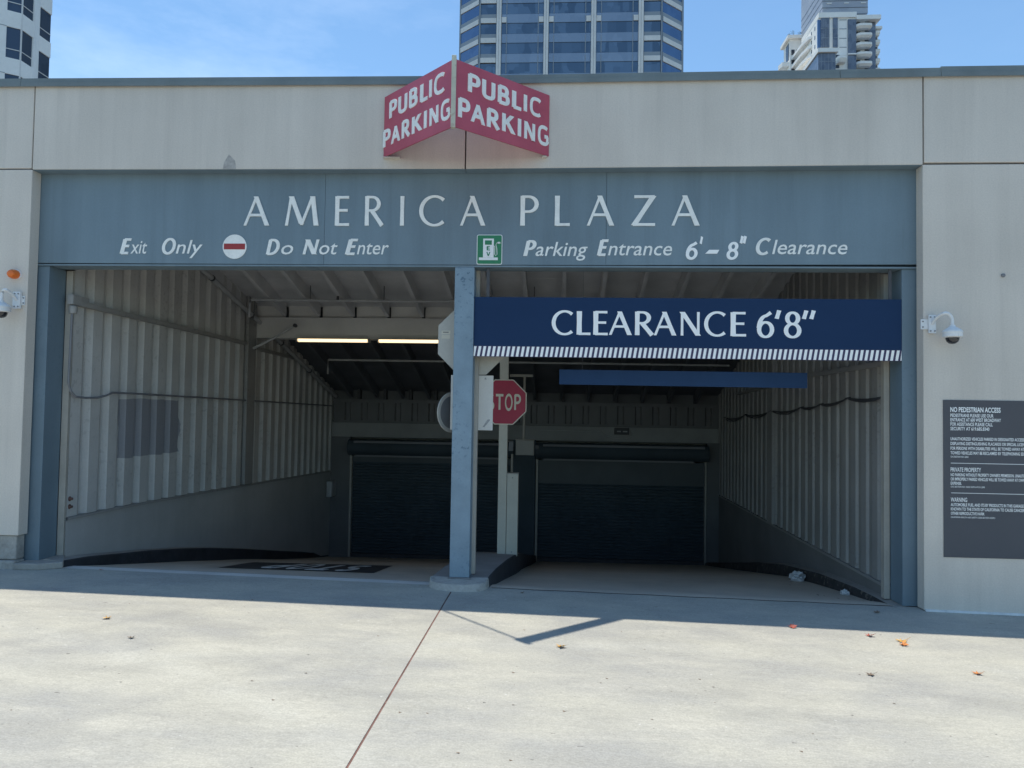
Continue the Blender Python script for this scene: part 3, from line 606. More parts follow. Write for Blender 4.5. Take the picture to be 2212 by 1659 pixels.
# purlin angles and pilasters on the walls
def bar_on(W, s, xw, y0, z0, y1, z1, h, d, m='sheet', nm='purlin'):
    a = xw(y0) + s * .002; b = xw(y1) + s * .002
    MB().hexa([(a, y0, z0), (b, y1, z1), (b + s * d, y1, z1), (a + s * d, y0, z0)], [(a, y0, z0 + h), (b, y1, z1 + h), (b + s * d, y1, z1 + h), (a + s * d, y0, z0 + h)]).build(nm, m, W)
bar_on(WL, 1, xwl, .45, 2.60, 4.38, 2.545, .05, .055); bar_on(WL, 1, xwl, 4.72, 2.50, 6.4, 2.46, .05, .05)
bar_on(WR, -1, xwr, .45, 2.08, 2.9, 2.07, .05, .035); bar_on(WR, -1, xwr, 2.95, 2.06, 6.9, 1.93, .04, .05)
bar_on(WL, 1, xwl, 4.42, led_l(4.4) + .04, 4.70, led_l(4.6) + .04, 3.2, .05, nm='pilaster'); bar_on(WR, -1, xwr, 4.42, led_r(4.4) + .04, 4.70, led_r(4.6) + .04, 3.2, .05, nm='pilaster')

# ------------------------------------------------------------ ceiling
CE = bpy.data.objects.new('ceiling', None); COL.objects.link(CE); ORG[CE.name] = Vector((0, 0, 0)); tag(CE, kind='structure')
for seg in ([.50, 1.55, 2.65, 3.75, 4.82], [4.96, 6.2, 7.45, 9.25]):
    for a, b in zip(seg[:-1], seg[1:]):
        a += .004; b -= .004; za, zb2 = deck(a), deck(b)
        if a < 4.82: zb2 = deck(min(b, 4.82))
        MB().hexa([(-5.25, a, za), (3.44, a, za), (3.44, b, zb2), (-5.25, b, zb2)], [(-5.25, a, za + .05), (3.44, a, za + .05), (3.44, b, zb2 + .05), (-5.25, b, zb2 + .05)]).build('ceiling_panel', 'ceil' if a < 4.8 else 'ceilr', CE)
JX = [-4.94 + .5555 * i for i in range(15)]
for x in JX:
    if x > 3.1: continue
    for a, b in ((.51, 4.70), (4.97, 8.66)):
        h = .205; zz = [jb(a), jb(b if b < 4.8 else b)]
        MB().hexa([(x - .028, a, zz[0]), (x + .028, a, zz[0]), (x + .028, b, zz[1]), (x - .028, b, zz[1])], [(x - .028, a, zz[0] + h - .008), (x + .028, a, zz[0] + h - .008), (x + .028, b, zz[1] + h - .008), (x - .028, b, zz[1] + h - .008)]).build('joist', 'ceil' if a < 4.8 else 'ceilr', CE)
# the pale cross beam the joists land on, with blocking between joists
cbm = thing('cross_beam', 'pale painted cross beam under the ceiling with two lit tubes hanging from it', 'beam', (-.8, 4.8, 2.69))
bx('beam_body', 'crossb', cbm, -4.90, 3.23, 4.71, 4.95, 2.70, 3.022)
bx('bottom_flange', 'crossb', cbm, -4.90, 3.23, 4.68, 4.955, 2.685, 2.699)
for x in JX:
    if x + .55 < 3.3: bx('blocking', 'crossb', cbm, x + .031, x + .5245, 4.80, 4.83, 3.024, 3.03 + .19 + .03)
# ------------------------------------------------------------ rear wall and doors
RW = bpy.data.objects.new('wall_back', None); COL.objects.link(RW); ORG[RW.name] = Vector((0, 0, 0)); tag(RW, kind='structure')
YB = 8.7
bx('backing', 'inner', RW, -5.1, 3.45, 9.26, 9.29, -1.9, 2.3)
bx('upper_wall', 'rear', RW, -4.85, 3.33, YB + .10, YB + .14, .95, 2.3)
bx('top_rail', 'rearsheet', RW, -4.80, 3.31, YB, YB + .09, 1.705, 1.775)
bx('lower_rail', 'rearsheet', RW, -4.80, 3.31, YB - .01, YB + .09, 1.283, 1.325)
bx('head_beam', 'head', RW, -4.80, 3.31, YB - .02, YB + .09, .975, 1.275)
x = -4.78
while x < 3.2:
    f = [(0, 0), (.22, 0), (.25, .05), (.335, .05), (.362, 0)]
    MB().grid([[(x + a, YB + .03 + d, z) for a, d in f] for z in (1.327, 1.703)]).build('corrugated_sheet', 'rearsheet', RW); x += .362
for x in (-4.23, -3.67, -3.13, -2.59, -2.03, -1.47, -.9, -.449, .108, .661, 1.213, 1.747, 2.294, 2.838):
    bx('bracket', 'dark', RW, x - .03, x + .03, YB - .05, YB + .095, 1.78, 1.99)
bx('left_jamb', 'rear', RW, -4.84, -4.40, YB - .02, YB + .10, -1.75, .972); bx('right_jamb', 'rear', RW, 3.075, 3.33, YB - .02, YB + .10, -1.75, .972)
bx('middle_pier', 'door', RW, -.93, -.46, YB - .06, YB + .12, -1.75, .972)
def roller(label, x0, x1, upz):
    t = thing('roller_door', label, 'roller door', ((x0 + x1) / 2, YB, -1.58), 'closed roller doors at the foot of the ramp')
    zb0 = zf((x0 + x1) / 2, YB) - .02
    st = MB(); z = zb0 + .09; prof = []
    while z < upz: prof += [(YB + .06, z), (YB + .045, z + .018), (YB + .045, z + .045), (YB + .06, z + .06)]; z += .063
    st.grid([[(x, yy, zz) for x in (x0, x1)] for yy, zz in prof]); st.build('slat_curtain', 'door', t, kind='stuff')
    bx('bottom_bar', 'dark', t, x0, x1, YB + .03, YB + .08, zb0, zb0 + .088)
    bx('transom_panel', 'doorup', t, x0, x1, YB + .02, YB + .042, upz, .56)
    MB().lathe([(.17, x0 - .05), (.17, x1 + .05)], (0, YB - .10, .76), 20, 'X').build('drum_hood', 'door', t, smooth=True)
    bx('guide_rail', 'beige', t, x0 - .045, x0 - .003, YB - .03, YB + .07, zb0, .70); bx('guide_rail', 'beige', t, x1 + .003, x1 + .035, YB - .03, YB + .07, zb0, .70)
    bx('head_rail', 'tgrey', t, x0 + .1, x1 - .05, YB - .30, YB - .27, .86, .905); bx('head_rail', 'tgrey', t, x0 + .1, x1 - .25, YB - .16, YB - .13, .565, .61)
    return t
roller('closed dark roller door behind the exit lane on the left', -4.35, -.98, .45)
roller('closed dark roller door behind the entrance lane, half hidden in shade', -.40, 3.03, .08)
sn = thing('door_sensor', 'small black sensor box above the right roller door with a looped wire', 'sensor', (1.32, 8.66, 1.11))
MB().box(1.17, 1.47, 8.60, 8.676, 1.12, 1.26).build('sensor_body', 'dark', sn); MB().box(1.22, 1.30, 8.594, 8.599, 1.175, 1.20).box(1.34, 1.43, 8.594, 8.599, 1.175, 1.20).build('sensor_window', 'pipe', sn)
MB().tube([(-.35, 8.66, 1.19), (.4, 8.66, 1.185), (.88, 8.66, 1.185), (1.0, 8.655, 1.10), (1.15, 8.65, 1.045), (1.4, 8.65, 1.04), (1.54, 8.655, 1.10), (1.52, 8.66, 1.18), (1.47, 8.66, 1.2)], .008, 5).build('wire', 'pipe', sn)
mo = thing('door_operator', 'grey operator box hung from a thin T shaped rod in front of the right door', 'motor box', (-.59, 6.55, .78))
bx('operator_box', 'motor', mo, -.755, -.425, 6.5, 6.66, .785, 1.06, bevel=.01); MB().box(-.765, -.415, 6.49, 6.67, 1.062, 1.072).build('box_lid', 'beige', mo)
MB().tube([(-.615, 6.58, 1.07), (-.615, 6.58, 2.215)], .024, 8).build('hanger_rod', 'beige', mo); bx('hanger_bar', 'beige', mo, -.88, -.465, 6.55, 6.60, 2.20, 2.245)
MB().tube([(-.82, 6.56, .80), (-.82, 6.56, .42)], .02, 8).build('conduit', 'beige', mo); bx('junction_box', 'tgrey', mo, -.88, -.80, 6.53, 6.58, .86, 1.03); bx('bracket', 'dark', mo, -.42, -.34, 6.52, 6.6, .90, .97)
bp = thing('wall_box', 'small pale box on the lower left wall beside the far roller door', 'switch box', (-4.80, 8.6, -.27)); bx('box_body', 'pipe', bp, -4.79, -4.68, 8.35, 8.66, -.27, .05, bevel=.01)
bx('box_cover', 'pipe', bp, -4.679, -4.672, 8.37, 8.64, -.25, .03)

# ------------------------------------------------------------ lamps
def lamp(x0, x1, label):
    t = thing('tube_light', label, 'ceiling light', ((x0 + x1) / 2, 4.62, 2.62), 'lit tubes under the cross beam')
    bx('lamp_housing', 'lampw', t, x0, x1, 4.55, 4.69, 2.668, 2.684)
    bx('lamp_end', 'lampw', t, x0, x0 + .02, 4.552, 4.688, 2.622, 2.667); bx('lamp_end', 'lampw', t, x1 - .02, x1, 4.552, 4.688, 2.622, 2.667)
    MB().prism([(x0 + .021, 4.56, 2.667), (x0 + .021, 4.575, 2.628), (x0 + .021, 4.665, 2.628), (x0 + .021, 4.68, 2.667)], (x1 - x0 - .042, 0, 0)).build('lit_diffuser', 'tube', t)
lamp(-4.135, -2.975, 'lit tube light under the cross beam, left of the pair'); lamp(-2.84, -1.68, 'lit tube light under the cross beam, partly behind the octagonal sign back')

# ------------------------------------------------------------ pipes, cables
def pz(y): return 3.46 - .264 * (y - 2.73) if y < 4.83 else lerp([4.83, 8.6], [2.905, 1.83], y)
sp = thing('sprinkler_main', 'long grey pipe sloping down along the top of the left corrugated wall', 'pipe', (-4.88, .5, 4.05))
MB().tube([(xwl(y) + .10, y, pz(y)) for y in (.55, 2, 3.5, 4.8, 6, 7.5, 8.6)], .036, 10).build('pipe_run', 'pipe', sp, smooth=True)
for y in (1.6, 3.1, 4.4, 5.6, 7.0): MB().tube([(xwl(y) + .10, y - .015, pz(y - .015)), (xwl(y) + .10, y + .015, pz(y + .015))], .045, 10).build('pipe_clamp', 'dark', sp)
MB().tube([(-4.80, 4.5, 2.50), (-4.46, 4.5, 2.675), (-4.15, 4.5, 2.865)], .02, 8).build('brace_arm', 'pipe', sp)
MB().lathe([(.03, 0), (.03, .05)], (-4.14, 4.48, 2.87), 8, 'Y').build('brace_clamp', 'dark', sp)
cp = thing('cross_pipe', 'thin dark pipe running across just in front of the pale cross beam', 'pipe', (-2, 4.5, 3.0))
MB().tube([(-4.62, 3.9, 2.92), (-4.62, 3.9, 3.14), (-4.59, 3.9, 3.18), (-4.0, 3.9, 3.178), (3.1, 3.9, 3.165)], .019, 8).build('pipe_run', 'pipe', cp, smooth=True)
MB().tube([(-4.54, 3.9, 3.17), (-4.56, 3.9, 2.9)], .006, 6).build('hanger_rod', 'dark', cp)
for x in (-3.7, -2.59, -1.48, -.37): MB().tube([(x, 3.9, 3.19), (x, 3.9, 3.40)], .006, 6).build('hanger_rod', 'dark', cp)
MB().tube([(-3.28, 3.88, 3.19), (-3.27, 3.86, 3.235)], .02, 8).build('sprinkler_head', 'dark', cp)
cp2 = thing('rear_pipe', 'thin pipe crossing the dark rear ceiling beyond the lit tubes', 'pipe', (-2, 6.4, 2.4))
MB().tube([(-4.2, 6.4, 2.20), (-4.2, 6.4, 2.46), (3.0, 6.4, 2.44)], .018, 8).build('pipe_run', 'pipe', cp2)
cd = thing('wall_conduit', 'thin conduit with a U shaped drop running level along the left corrugated wall', 'conduit', (-4.92, .3, 1.65))
MB().tube([(-4.945, .36, 2.57), (-4.945, .34, 1.80), (-4.94, .37, 1.72), (-4.935, .44, 1.665), (-4.93, .6, 1.655), (-4.93, .80, 1.66), (-4.92, .93, 1.685), (-4.92, 1.05, 1.72), (-4.90, 1.4, 1.72), (-4.87, 4.05, 1.69), (-4.79, 8.6, 1.625)], .012, 7).build('conduit_run', 'tgrey', cd)
jx = thing('junction_box', 'pale junction box high on the left wall near the jamb', 'junction box', (-4.93, .33, 2.57))
bx('box_body', 'sheet', jx, -4.985, -4.92, .33, .47, 2.60, 2.70, bevel=.005); bx('box_arm', 'sheet', jx, -4.97, -4.93, .471, .60, 2.62, 2.70)
MB().lathe([(.035, 0), (.04, .02), (.04, .07), (.02, .085)], (-4.945, .37, 2.51), 12).build('round_fitting', 'sheet', jx, smooth=True)
cb = thing('sagging_cables', 'black cables sagging between hooks along the right corrugated wall', 'cable', (3.15, .44, 1.7))
hooks = [(.44, 1.79), (1.417, 1.785), (2.3, 1.725), (3.07, 1.69), (4.52, 1.65), (6.2, 1.58), (8.0, 1.51)]
for j, sag in enumerate((.02, .05, .075)):
    pts = []
    for (a, za), (b, zb2) in zip(hooks[:-1], hooks[1:]):
        for i in range(8):
            t = i / 8; y = a + (b - a) * t; pts.append((xwr(y) - .03 - .008 * j, y, za + (zb2 - za) * t - sag * 4 * t * (1 - t) * (b - a) * (.6 if j else 1) * random.uniform(.9, 1.1) * 1.2))
    MB().tube(pts, .0075, 5).build('cable', 'dark', cb)
for y, z in hooks: MB().tube([(xwr(y), y, z + .01), (xwr(y) - .05, y, z)], .006, 5).build('hook', 'dark', cb)

# bolts at the foot of the left wall
wb = thing('anchor_bolts', 'two rusty anchor bolts low on the left corrugated wall by the jamb', 'bolts', (-4.96, .40, .5))
for z in (.62, .54): MB().lathe([(.026, 0), (.026, .012), (.013, .014), (.013, .04)], (-4.985, .47, z), 10, 'X').build('bolt', 'joint', wb)

# ------------------------------------------------------------ signs behind the middle post
def octa(cx, cz, r, y0, y1):
    return MB().prism([(cx + r / math.cos(R(22.5)) * math.cos(R(22.5 + 45 * k)), y0, cz + r / math.cos(R(22.5)) * math.sin(R(22.5 + 45 * k))) for k in range(8)], (0, y1 - y0, 0))
ob = thing('octagonal_sign_back', 'plain grey back of an octagonal sign fixed behind the middle post', 'sign', (-.852, .39, 1.94))
octa(-.852, 2.280, .340, .386, .390).build('sign_blade', 'signback', ob); 
bx('maker_sticker', 'stopw', ob, -1.160, -1.072, .3845, .3855, 2.335, 2.372); bx('maker_sticker', 'stopw', ob, -1.158, -1.074, .3845, .3855, 2.292, 2.328)
bx('sticker_print', 'dark', ob, -1.145, -1.09, .3838, .3843, 2.352, 2.359)
for z in (2.14, 2.42): bx('mounting_strap', 'tgrey', ob, -.95, -.85, .3712, .3855, z, z + .03)
wbk = thing('blank_sign_back', 'blank white rectangular sign seen from behind on the middle post, with glue smears', 'sign', (-.847, .385, 1.395))
bx('sign_plate', 'signwhite', wbk, -1.056, -.638, .378, .382, 1.396, 1.932)
MB().prism([(-.735, .3772, 1.43), (-.72, .3772, 1.425), (-.665, .3772, 1.492), (-.668, .3772, 1.505), (-.69, .3772, 1.50)], (0, .0006, 0)).build('glue_smear', 'smear', wbk)
MB().prism([(-.727, .3772, 1.893), (-.705, .3772, 1.893), (-.71, .3772, 1.91), (-.72, .3772, 1.912)], (0, .0006, 0)).build('glue_smear', 'smear', wbk)
mi = thing('convex_mirror', 'round convex mirror seen nearly edge on at the left of the middle post', 'mirror', (-1.08, .45, 1.36))
def mir(prof, name, m):
    mb = MB().lathe(prof, (0, 0, 0), 32, 'Y'); q = Matrix.Rotation(R(54), 3, 'Z')
    mb.v = [tuple(q @ Vector(v) + Vector((-1.055, .47, 1.565))) for v in mb.v]; mb.build(name, m, mi, smooth=True)
mir([(.1955, 0), (.1985, .003), (.1985, .008), (.1955, .011)], 'mirror_rim', 'signback'); mir([(.195, .004), (.06, -.012), (.001, -.014)], 'mirror_backing', 'mirror'); mir([(.194, .012), (.14, .022), (.07, .028), (.001, .030)], 'mirror_face', 'mirror')
MB().tube([(-1.04, .46, 1.565), (-1.0, .40, 1.60), (-.96, .33, 1.60)], .012, 8).build('mirror_bracket', 'dark', mi)

st = thing('stop_sign', 'red octagonal stop sign on a beige square post standing on the island', 'sign', (-.665, 2.3, -.17))
cx, cz, yy = -.665, 1.694, 2.215
octa(cx, cz, .277, yy, yy + .003).build('sign_border', 'stopw', st); octa(cx, cz, .265, yy - .002, yy - .0003).build('sign_face', 'stopred', st)
for ch, a, b in [('S', -.205, -.115), ('T', -.098, -.008), ('O', .012, .104), ('P', .124, .205)]:
    fit_glyph(ch, st, 'stopw', cx + a * 1.02, cx + b * 1.02, cz - .095, .185, yy - .002, wt=.17, contrast=0, depth=.0012, flare=0)
bx('sign_post', 'guard', st, -.722, -.618, 2.23, 2.33, -.17, 2.45)
gp = thing('guard_panel', 'tall narrow beige metal guard beside the stop sign post on the island', 'guard', (-.545, 2.3, -.18))
bx('guard_body', 'guard', gp, -.612, -.476, 2.22, 2.36, -.185, .815, bevel=.004); bx('guard_cap', 'beige', gp, -.615, -.473, 2.217, 2.363, .817, .825)
for z in (.77, -.13): MB().lathe([(.008, 0), (.008, -.005)], (-.545, 2.22, z), 8, 'Y').build('screw', 'tgrey', gp)

# ------------------------------------------------------------ clearance banner and bar
bn = thing('clearance_banner', 'navy blue clearance banner with white capitals and striped lower edge across the entrance lane', 'banner', (1.15, .17, 2.10))
bx('banner_panel', 'navy', bn, -.812, 3.143, .150, .162, 2.2045, 2.672)
bx('stripe_panel', 'navyd', bn, -.812, 3.143, .151, .162, 2.103, 2.204)
n = 86; p = 3.955 / n; sm = MB()
for i in range(n + 1):
    a = -.812 + i * p - .012; q = [(a, 2.106), (a + p * .54, 2.106), (a + p * .54 + .016, 2.201), (a + .016, 2.201)]
    q = [(min(max(x, -.811), 3.142), z) for x, z in q]
    if q[1][0] - q[0][0] > .004: sm.prism([(x, .1502, z) for x, z in q], (0, .0006, 0))
sm.build('white_stripes', 'navyw', bn)
yb_ = .1495
for ch, a, b in [('C', -.073, .130), ('L', .163, .294), ('E', .319, .456), ('A', .466, .682), ('R', .709, .888), ('A', .885, 1.095), ('N', 1.122, 1.322), ('C', 1.350, 1.550), ('E', 1.593, 1.736), ('6', 1.832, 1.993), ('8', 2.080, 2.241)]:
    h = .222 if ch not in '68' else .235
    fit_glyph(ch, bn, 'navyw', a, b, 2.320 if ch not in '68' else 2.312, h, yb_, wt=.165, contrast=.9, depth=.002, flare=.10)
fit_glyph("'", bn, 'navyw', 1.995, 2.058, 2.322, .232, yb_, wt=.12, depth=.002); fit_glyph('"', bn, 'navyw', 2.243, 2.371, 2.322, .232, yb_, wt=.12, depth=.002)
for x in (-.70, 3.03): bx('hanger_strap', 'dark', bn, x, x + .03, .163, .168, 2.66, 2.953)
hb = thing('clearance_bar', 'plain blue bar hanging behind the clearance banner in the entrance lane', 'bar', (1.3, 1.0, 1.87))
MB().hexa([(.007, 1.0, 1.878), (2.575, 1.0, 1.871), (2.575, 1.03, 1.871), (.007, 1.03, 1.878)], [(.007, 1.0, 2.036), (2.575, 1.0, 2.032), (2.575, 1.03, 2.032), (.007, 1.03, 2.036)]).build('bar_body', 'bar', hb, bevel=.003)
for x in (.25, 2.35): MB().tube([(x, 1.015, 2.03), (x, 1.015, deck(1.015))], .0018, 5).build('suspension_wire', 'tgrey', hb)

# ------------------------------------------------------------ public parking sign
ps = thing('public_parking_sign', 'faded red V shaped sign projecting from the parapet, white lettering on both faces', 'sign', (-.9, 0, 3.95))
AP = Vector((-.905, -.80, 0))
def face(end, right):
    e = Vector((end, -.012, 0)); d = (e - AP).normalized(); n = Vector((d.y, -d.x, 0))
    if n.y > 0: n = -n
    L = (e - AP).length; a = AP + d * .012
    z0, z1, z0e, z1e = 3.955, 4.528, 3.970, 4.545
    MB().hexa([(*(a)[:2], z0), (*e[:2], z0e), (*e[:2], z1e), (*a[:2], z1)], [(*(a - n * .012)[:2], z0), (*(e - n * .012)[:2], z0e), (*(e - n * .012)[:2], z1e), (*(a - n * .012)[:2], z1)]).build('sign_panel', 'red', ps)
    def fr(u, z, dep): q = AP + d * (u if right else u) + n * dep; return (q.x, q.y, z)
    return fr, L
def sign_word(fr, letters, z0, h, dz):
    """letters: (character, near edge, far edge) measured from the apex along the face"""
    for ch, a, b in letters:
        mb = glyph_mb(ch, lambda u, v, d: (u, d, v), .220, .08, .006, 0, 0, 1)
        xs = [v[0] for v in mb.v]; lo, hi = min(xs), max(xs); jit = random.uniform(-.003, .003)
        mb.v = [fr(a + (v[0] - lo) / (hi - lo) * (b - a), z0 + dz * a + jit + v[2] * h, v[1]) for v in mb.v]
        mb.build('letter', 'letter', ps)
SQ = .74
fr, L = face(-.12, True)
sign_word(fr, [('P', .144, .278), ('U', .299, .447), ('B', .477, .614), ('L', .643, .754), ('I', .785, .825), ('C', .862, .999)], 4.293, .150, .02)
sign_word(fr, [('P', .044, .172), ('A', .180, .338), ('R', .358, .506), ('K', .532, .690), ('I', .718, .757), ('N', .793, .932), ('G', .967, 1.108)], 4.046, .158, .02)
fr, L = face(-1.682, False)
sign_word(fr, [('P', 1.012, .880), ('U', .856, .707), ('B', .675, .537), ('L', .500, .383), ('I', .358, .318), ('C', .284, .130)], 4.300, .152, .012)
sign_word(fr, [('P', 1.115, .982), ('A', .971, .815), ('R', .788, .650), ('K', .620, .455), ('I', .430, .388), ('N', .348, .208), ('G', .175, .036)], 4.046, .152, .012)
SQ = 1.0
MB().prism([(-.925, -.822, 3.938), (-.885, -.822, 3.938), (-.890, -.775, 3.938), (-.920, -.775, 3.938)], (0, 0, .612)).build('corner_post', 'edge', ps, bevel=.004)
for x in (-1.66, -.16): MB().box(x - .02, x + .14 if x < -1 else x + .02, -.05, -.001, 3.955, 3.962).build('wall_bracket', 'facade', ps)

# ------------------------------------------------------------ wall fittings
bc = thing('beacon_light', 'orange beacon lens on the left wall above the dome camera', 'beacon', (-5.285, 0, 2.79))
mb = MB(); 
for i in range(9):
    pass
mb.lathe([(.052, 0), (.054, -.02), (.050, -.055), (.036, -.075), (.012, -.082)], (0, 0, 0), 24, 'Y'); mb.v = [(v[0] * .93 - 5.285, v[1], v[2] * .84 + 2.838) for v in mb.v]
mb.build('orange_lens', 'orange', bc, smooth=True)
mb = MB().lathe([(.058, 0), (.058, -.006)], (0, 0, 0), 24, 'Y'); mb.v = [(v[0] * .92 - 5.278, v[1], v[2] * .84 + 2.838) for v in mb.v]; mb.build('lens_base', 'camw', bc)
def dome_cam(label, px, pz_, cx, side):
    """px = bracket centre, cx = dome axis; side = direction from bracket to dome"""
    t = thing('dome_camera', label, 'security camera', (px, 0, pz_ - .08), 'dome cameras beside the opening')
    bx('wall_plate', 'camw', t, px - .072, px + .072 - .02, -.010, -.001, pz_ - .045, pz_ + .045)
    bx('mounting_plate', 'camw', t, px - .012, px + .048, -.035, -.011, pz_ - .082, pz_ + .082) if side > 0 else bx('mounting_plate', 'camw', t, px - .048, px + .022, -.035, -.011, pz_ - .082, pz_ + .082)
    m0 = px + .018 if side > 0 else px - .013
    for dx, dz in ((-.018, .062), (.018, .062), (-.018, -.062), (.018, -.062)): MB().lathe([(.007, 0), (.007, -.006)], (m0 + dx, -.035, pz_ + dz), 8, 'Y').build('bolt', 'tgrey', t)
    for dx in ((-.055,) if side > 0 else (.04,)):
        for dz in (-.025, .025): MB().lathe([(.007, 0), (.007, -.006)], (px + dx, -.010, pz_ + dz), 8, 'Y').build('bolt', 'tgrey', t)
    top = pz_ + .09; pts = []
    y0 = -.04; r = .052; x0 = m0; 
    # gooseneck out of the plate
    span = cx - x0
    for i in range(11):
        a = math.pi * i / 10; pts.append((x0 + span * (1 - math.cos(a)) / 2, y0 - .105 * min(1, i / 4), pz_ + .01 + (.075) * math.sin(a) + (0 if i else 0)))
    pts = [(x0, -.036, pz_)] + pts + [(cx, y0 - .105, pz_ - .02)]
    MB().tube(pts, .014, 10).build('gooseneck_arm', 'camw', t, smooth=True)
    zc = pz_ - .02; yc = y0 - .105
    MB().lathe([(.022, 0), (.026, -.015), (.05, -.03), (.078, -.05), (.083, -.06), (.083, -.068), (.080, -.070), (.080, -.105), (.070, -.112), (.055, -.113)], (cx, yc, zc), 28).build('camera_housing', 'camw', t, smooth=True)
    MB().lathe([(.055, 0), (.053, -.018), (.044, -.036), (.026, -.050), (.004, -.055)], (cx, yc, zc - .1135), 24).build('smoked_dome', 'camdome', t, smooth=True)
dome_cam('white dome camera on the right wall above the grey notice board', 3.310, 2.425, 3.442, 1)
dome_cam('white dome camera on the left wall below the orange beacon, cut by the frame', -5.228, 2.585, -5.305, -1)

nb = thing('notice_board', 'large dark grey notice board with white rules text on the right wall', 'notice board', (3.9, 0, .355))
bx('board_panel', 'notice', nb, 3.431, 5.0, -.006, -.001, .355, 1.750)
def line(s, z0, z1, x1, off=.014): text_mb(s, 3.492, x1, z0, z1 - z0, -.006, off, .0012).build('text_line', 'ntext', nb)
line('NO PEDESTRIAN ACCESS', 1.642, 1.687, 3.923, .022)
line('PEDESTRIANS PLEASE USE OUR', 1.598, 1.628, 3.862); line('ENTRANCE AT 600 WEST BROADWAY', 1.559, 1.589, 3.925)
line('FOR ASSISTANCE PLEASE CALL', 1.520, 1.550, 3.855); line('SECURITY AT 619.685.8340', 1.480, 1.510, 3.826)
line('UNAUTHORIZED VEHICLES PARKED IN DESIGNATED ACCESSIBLE SPACES NOT', 1.391, 1.418, 4.30)
line('DISPLAYING DISTINGUISHING PLACARDS OR SPECIAL LICENSE PLATES ISSUED', 1.349, 1.376, 4.31)
line("FOR PERSONS WITH DISABILITIES WILL BE TOWED AWAY AT OWNER'S EXPENSE.", 1.307, 1.334, 4.33)
line('TOWED VEHICLES MAY BE RECLAIMED BY TELEPHONING SDPD 619.531.2000', 1.266, 1.293, 4.28)
line('CVC SECTION NO. 22652', 1.238, 1.252, 3.645, .012)
bx('divider_rule', 'ntext', nb, 3.494, 4.9, -.0075, -.0061, 1.186, 1.190)
line('PRIVATE PROPERTY', 1.112, 1.150, 3.752, .008)
line("NO PARKING WITHOUT PROPERTY OWNER'S PERMISSION. UNAUTHORIZED", 1.072, 1.099, 4.20); line("OR IMPROPERLY PARKED VEHICLES WILL BE TOWED AWAY AT OWNER'S", 1.034, 1.061, 4.16)
line('EXPENSE.', .997, 1.023, 3.585); line('CVC SECTION NO. 22652 SDPD 619.531.2000', .972, .986, 3.783, .004)
bx('divider_rule', 'ntext', nb, 3.496, 4.9, -.0075, -.0061, .922, .926)
line('WARNING', .846, .884, 3.632, .008)
line('AUTOMOBILE FUEL AND ITS BY PRODUCTS IN THIS GARAGE CONTAIN CHEMICALS', .807, .834, 4.35); line('KNOWN TO THE STATE OF CALIFORNIA TO CAUSE CANCER OR BIRTH DEFECTS OR', .769, .796, 4.36)
line('OTHER REPRODUCTIVE HARM.', .731, .757, 3.78); line('CALIFORNIA HEALTH AND SAFETY CODE SECTION 25249.5', .703, .717, 3.87, .004)

# ------------------------------------------------------------ floor marking
fm = thing('stop_marking', 'black painted rectangle with faded white stop lettering on the exit lane floor', 'road marking', (-2.9, 2.0, -.3))
def onf(x, y, h): return (x, y, zf(x, y) + h)
def quad_on(c, name, m, h, nx=6, ny=6):
    rows = []
    for j in range(ny + 1):
        v = j / ny; rows.append([])
        for i in range(nx + 1):
            u = i / nx; x = (c[0][0] * (1 - u) + c[1][0] * u) * (1 - v) + (c[3][0] * (1 - u) + c[2][0] * u) * v; y = (c[0][1] * (1 - u) + c[1][1] * u) * (1 - v) + (c[3][1] * (1 - u) + c[2][1] * u) * v
            rows[-1].append(onf(x, y, h))
    MB().grid(rows).build(name, m, fm)
quad_on([(-3.75, 1.22), (-2.02, 1.34), (-2.18, 3.05), (-4.05, 2.95)], 'black_rectangle', 'black', .004)
for i, ch in enumerate('STOP'):   # reads from inside the garage, so it is upside down to the street
    a0 = -2.34 - i * .29
    mb = glyph_mb(ch, lambda u, v, d: (u, v, d), .2, 0, .003, 0, 0, 1); xs = [v[0] for v in mb.v]; lo, hi = min(xs), max(xs)
    mb.v = [onf(a0 - (v[0] - lo) / (hi - lo) * .215, 2.62 - v[1] * 1.1, .0065 + v[2]) for v in mb.v]
    mb.build('painted_letter', 'thresh', fm)

# ------------------------------------------------------------ leaves and litter
def leaf(x, y, size, m, label, rz, stem=True):
    z = (zg(x) if y < YA else zf(x, y)) + .004
    t = thing('fallen_leaf', label, 'leaf', (x, y, z), 'fallen leaves on the concrete')
    pts = []; lobes = 5; size *= .86
    for k in range(lobes * 2 + 1):
        a = R(-130 + 260 * k / (lobes * 2)); r = size * (1 if k % 2 == 0 else .42) * random.uniform(.85, 1.1)
        lift = size * random.uniform(.02, .45) if k % 2 == 0 else size * .04
        pts.append((r * math.cos(a + math.pi / 2), r * math.sin(a + math.pi / 2), lift))
    q = Matrix.Rotation(rz, 3, 'Z'); P = [q @ Vector(p) + Vector((x, y, z)) for p in pts]; c = Vector((x, y, z + .003)); n = len(P)
    MB().add([c] + P, [(0, i + 1, (i + 1) % n + 1) for i in range(n)]).build('leaf_blade', m, t)
    if stem: MB().tube([c, c + q @ Vector((.1 * size, -.7 * size, .3 * size)), c + q @ Vector((.2 * size, -1.3 * size, .75 * size))], size * .03, 5).build('leaf_stem', m, t)
leaf(1.893, -.74, .045, 'leafr', 'red leaf with a raised stem just outside the shadow edge', 2.6)
leaf(2.439, -.867, .045, 'leafr', 'pale red leaf in the sun between the red stemmed leaf and the yellow orange pair', .4)
leaf(2.63, -.974, .055, 'leafy', 'yellow leaf, farther of two touching leaves in the sun at the right', 1.1)
leaf(2.602, -1.071, .05, 'leafo', 'orange leaf, nearer of two touching leaves in the sun at the right', 2.0)
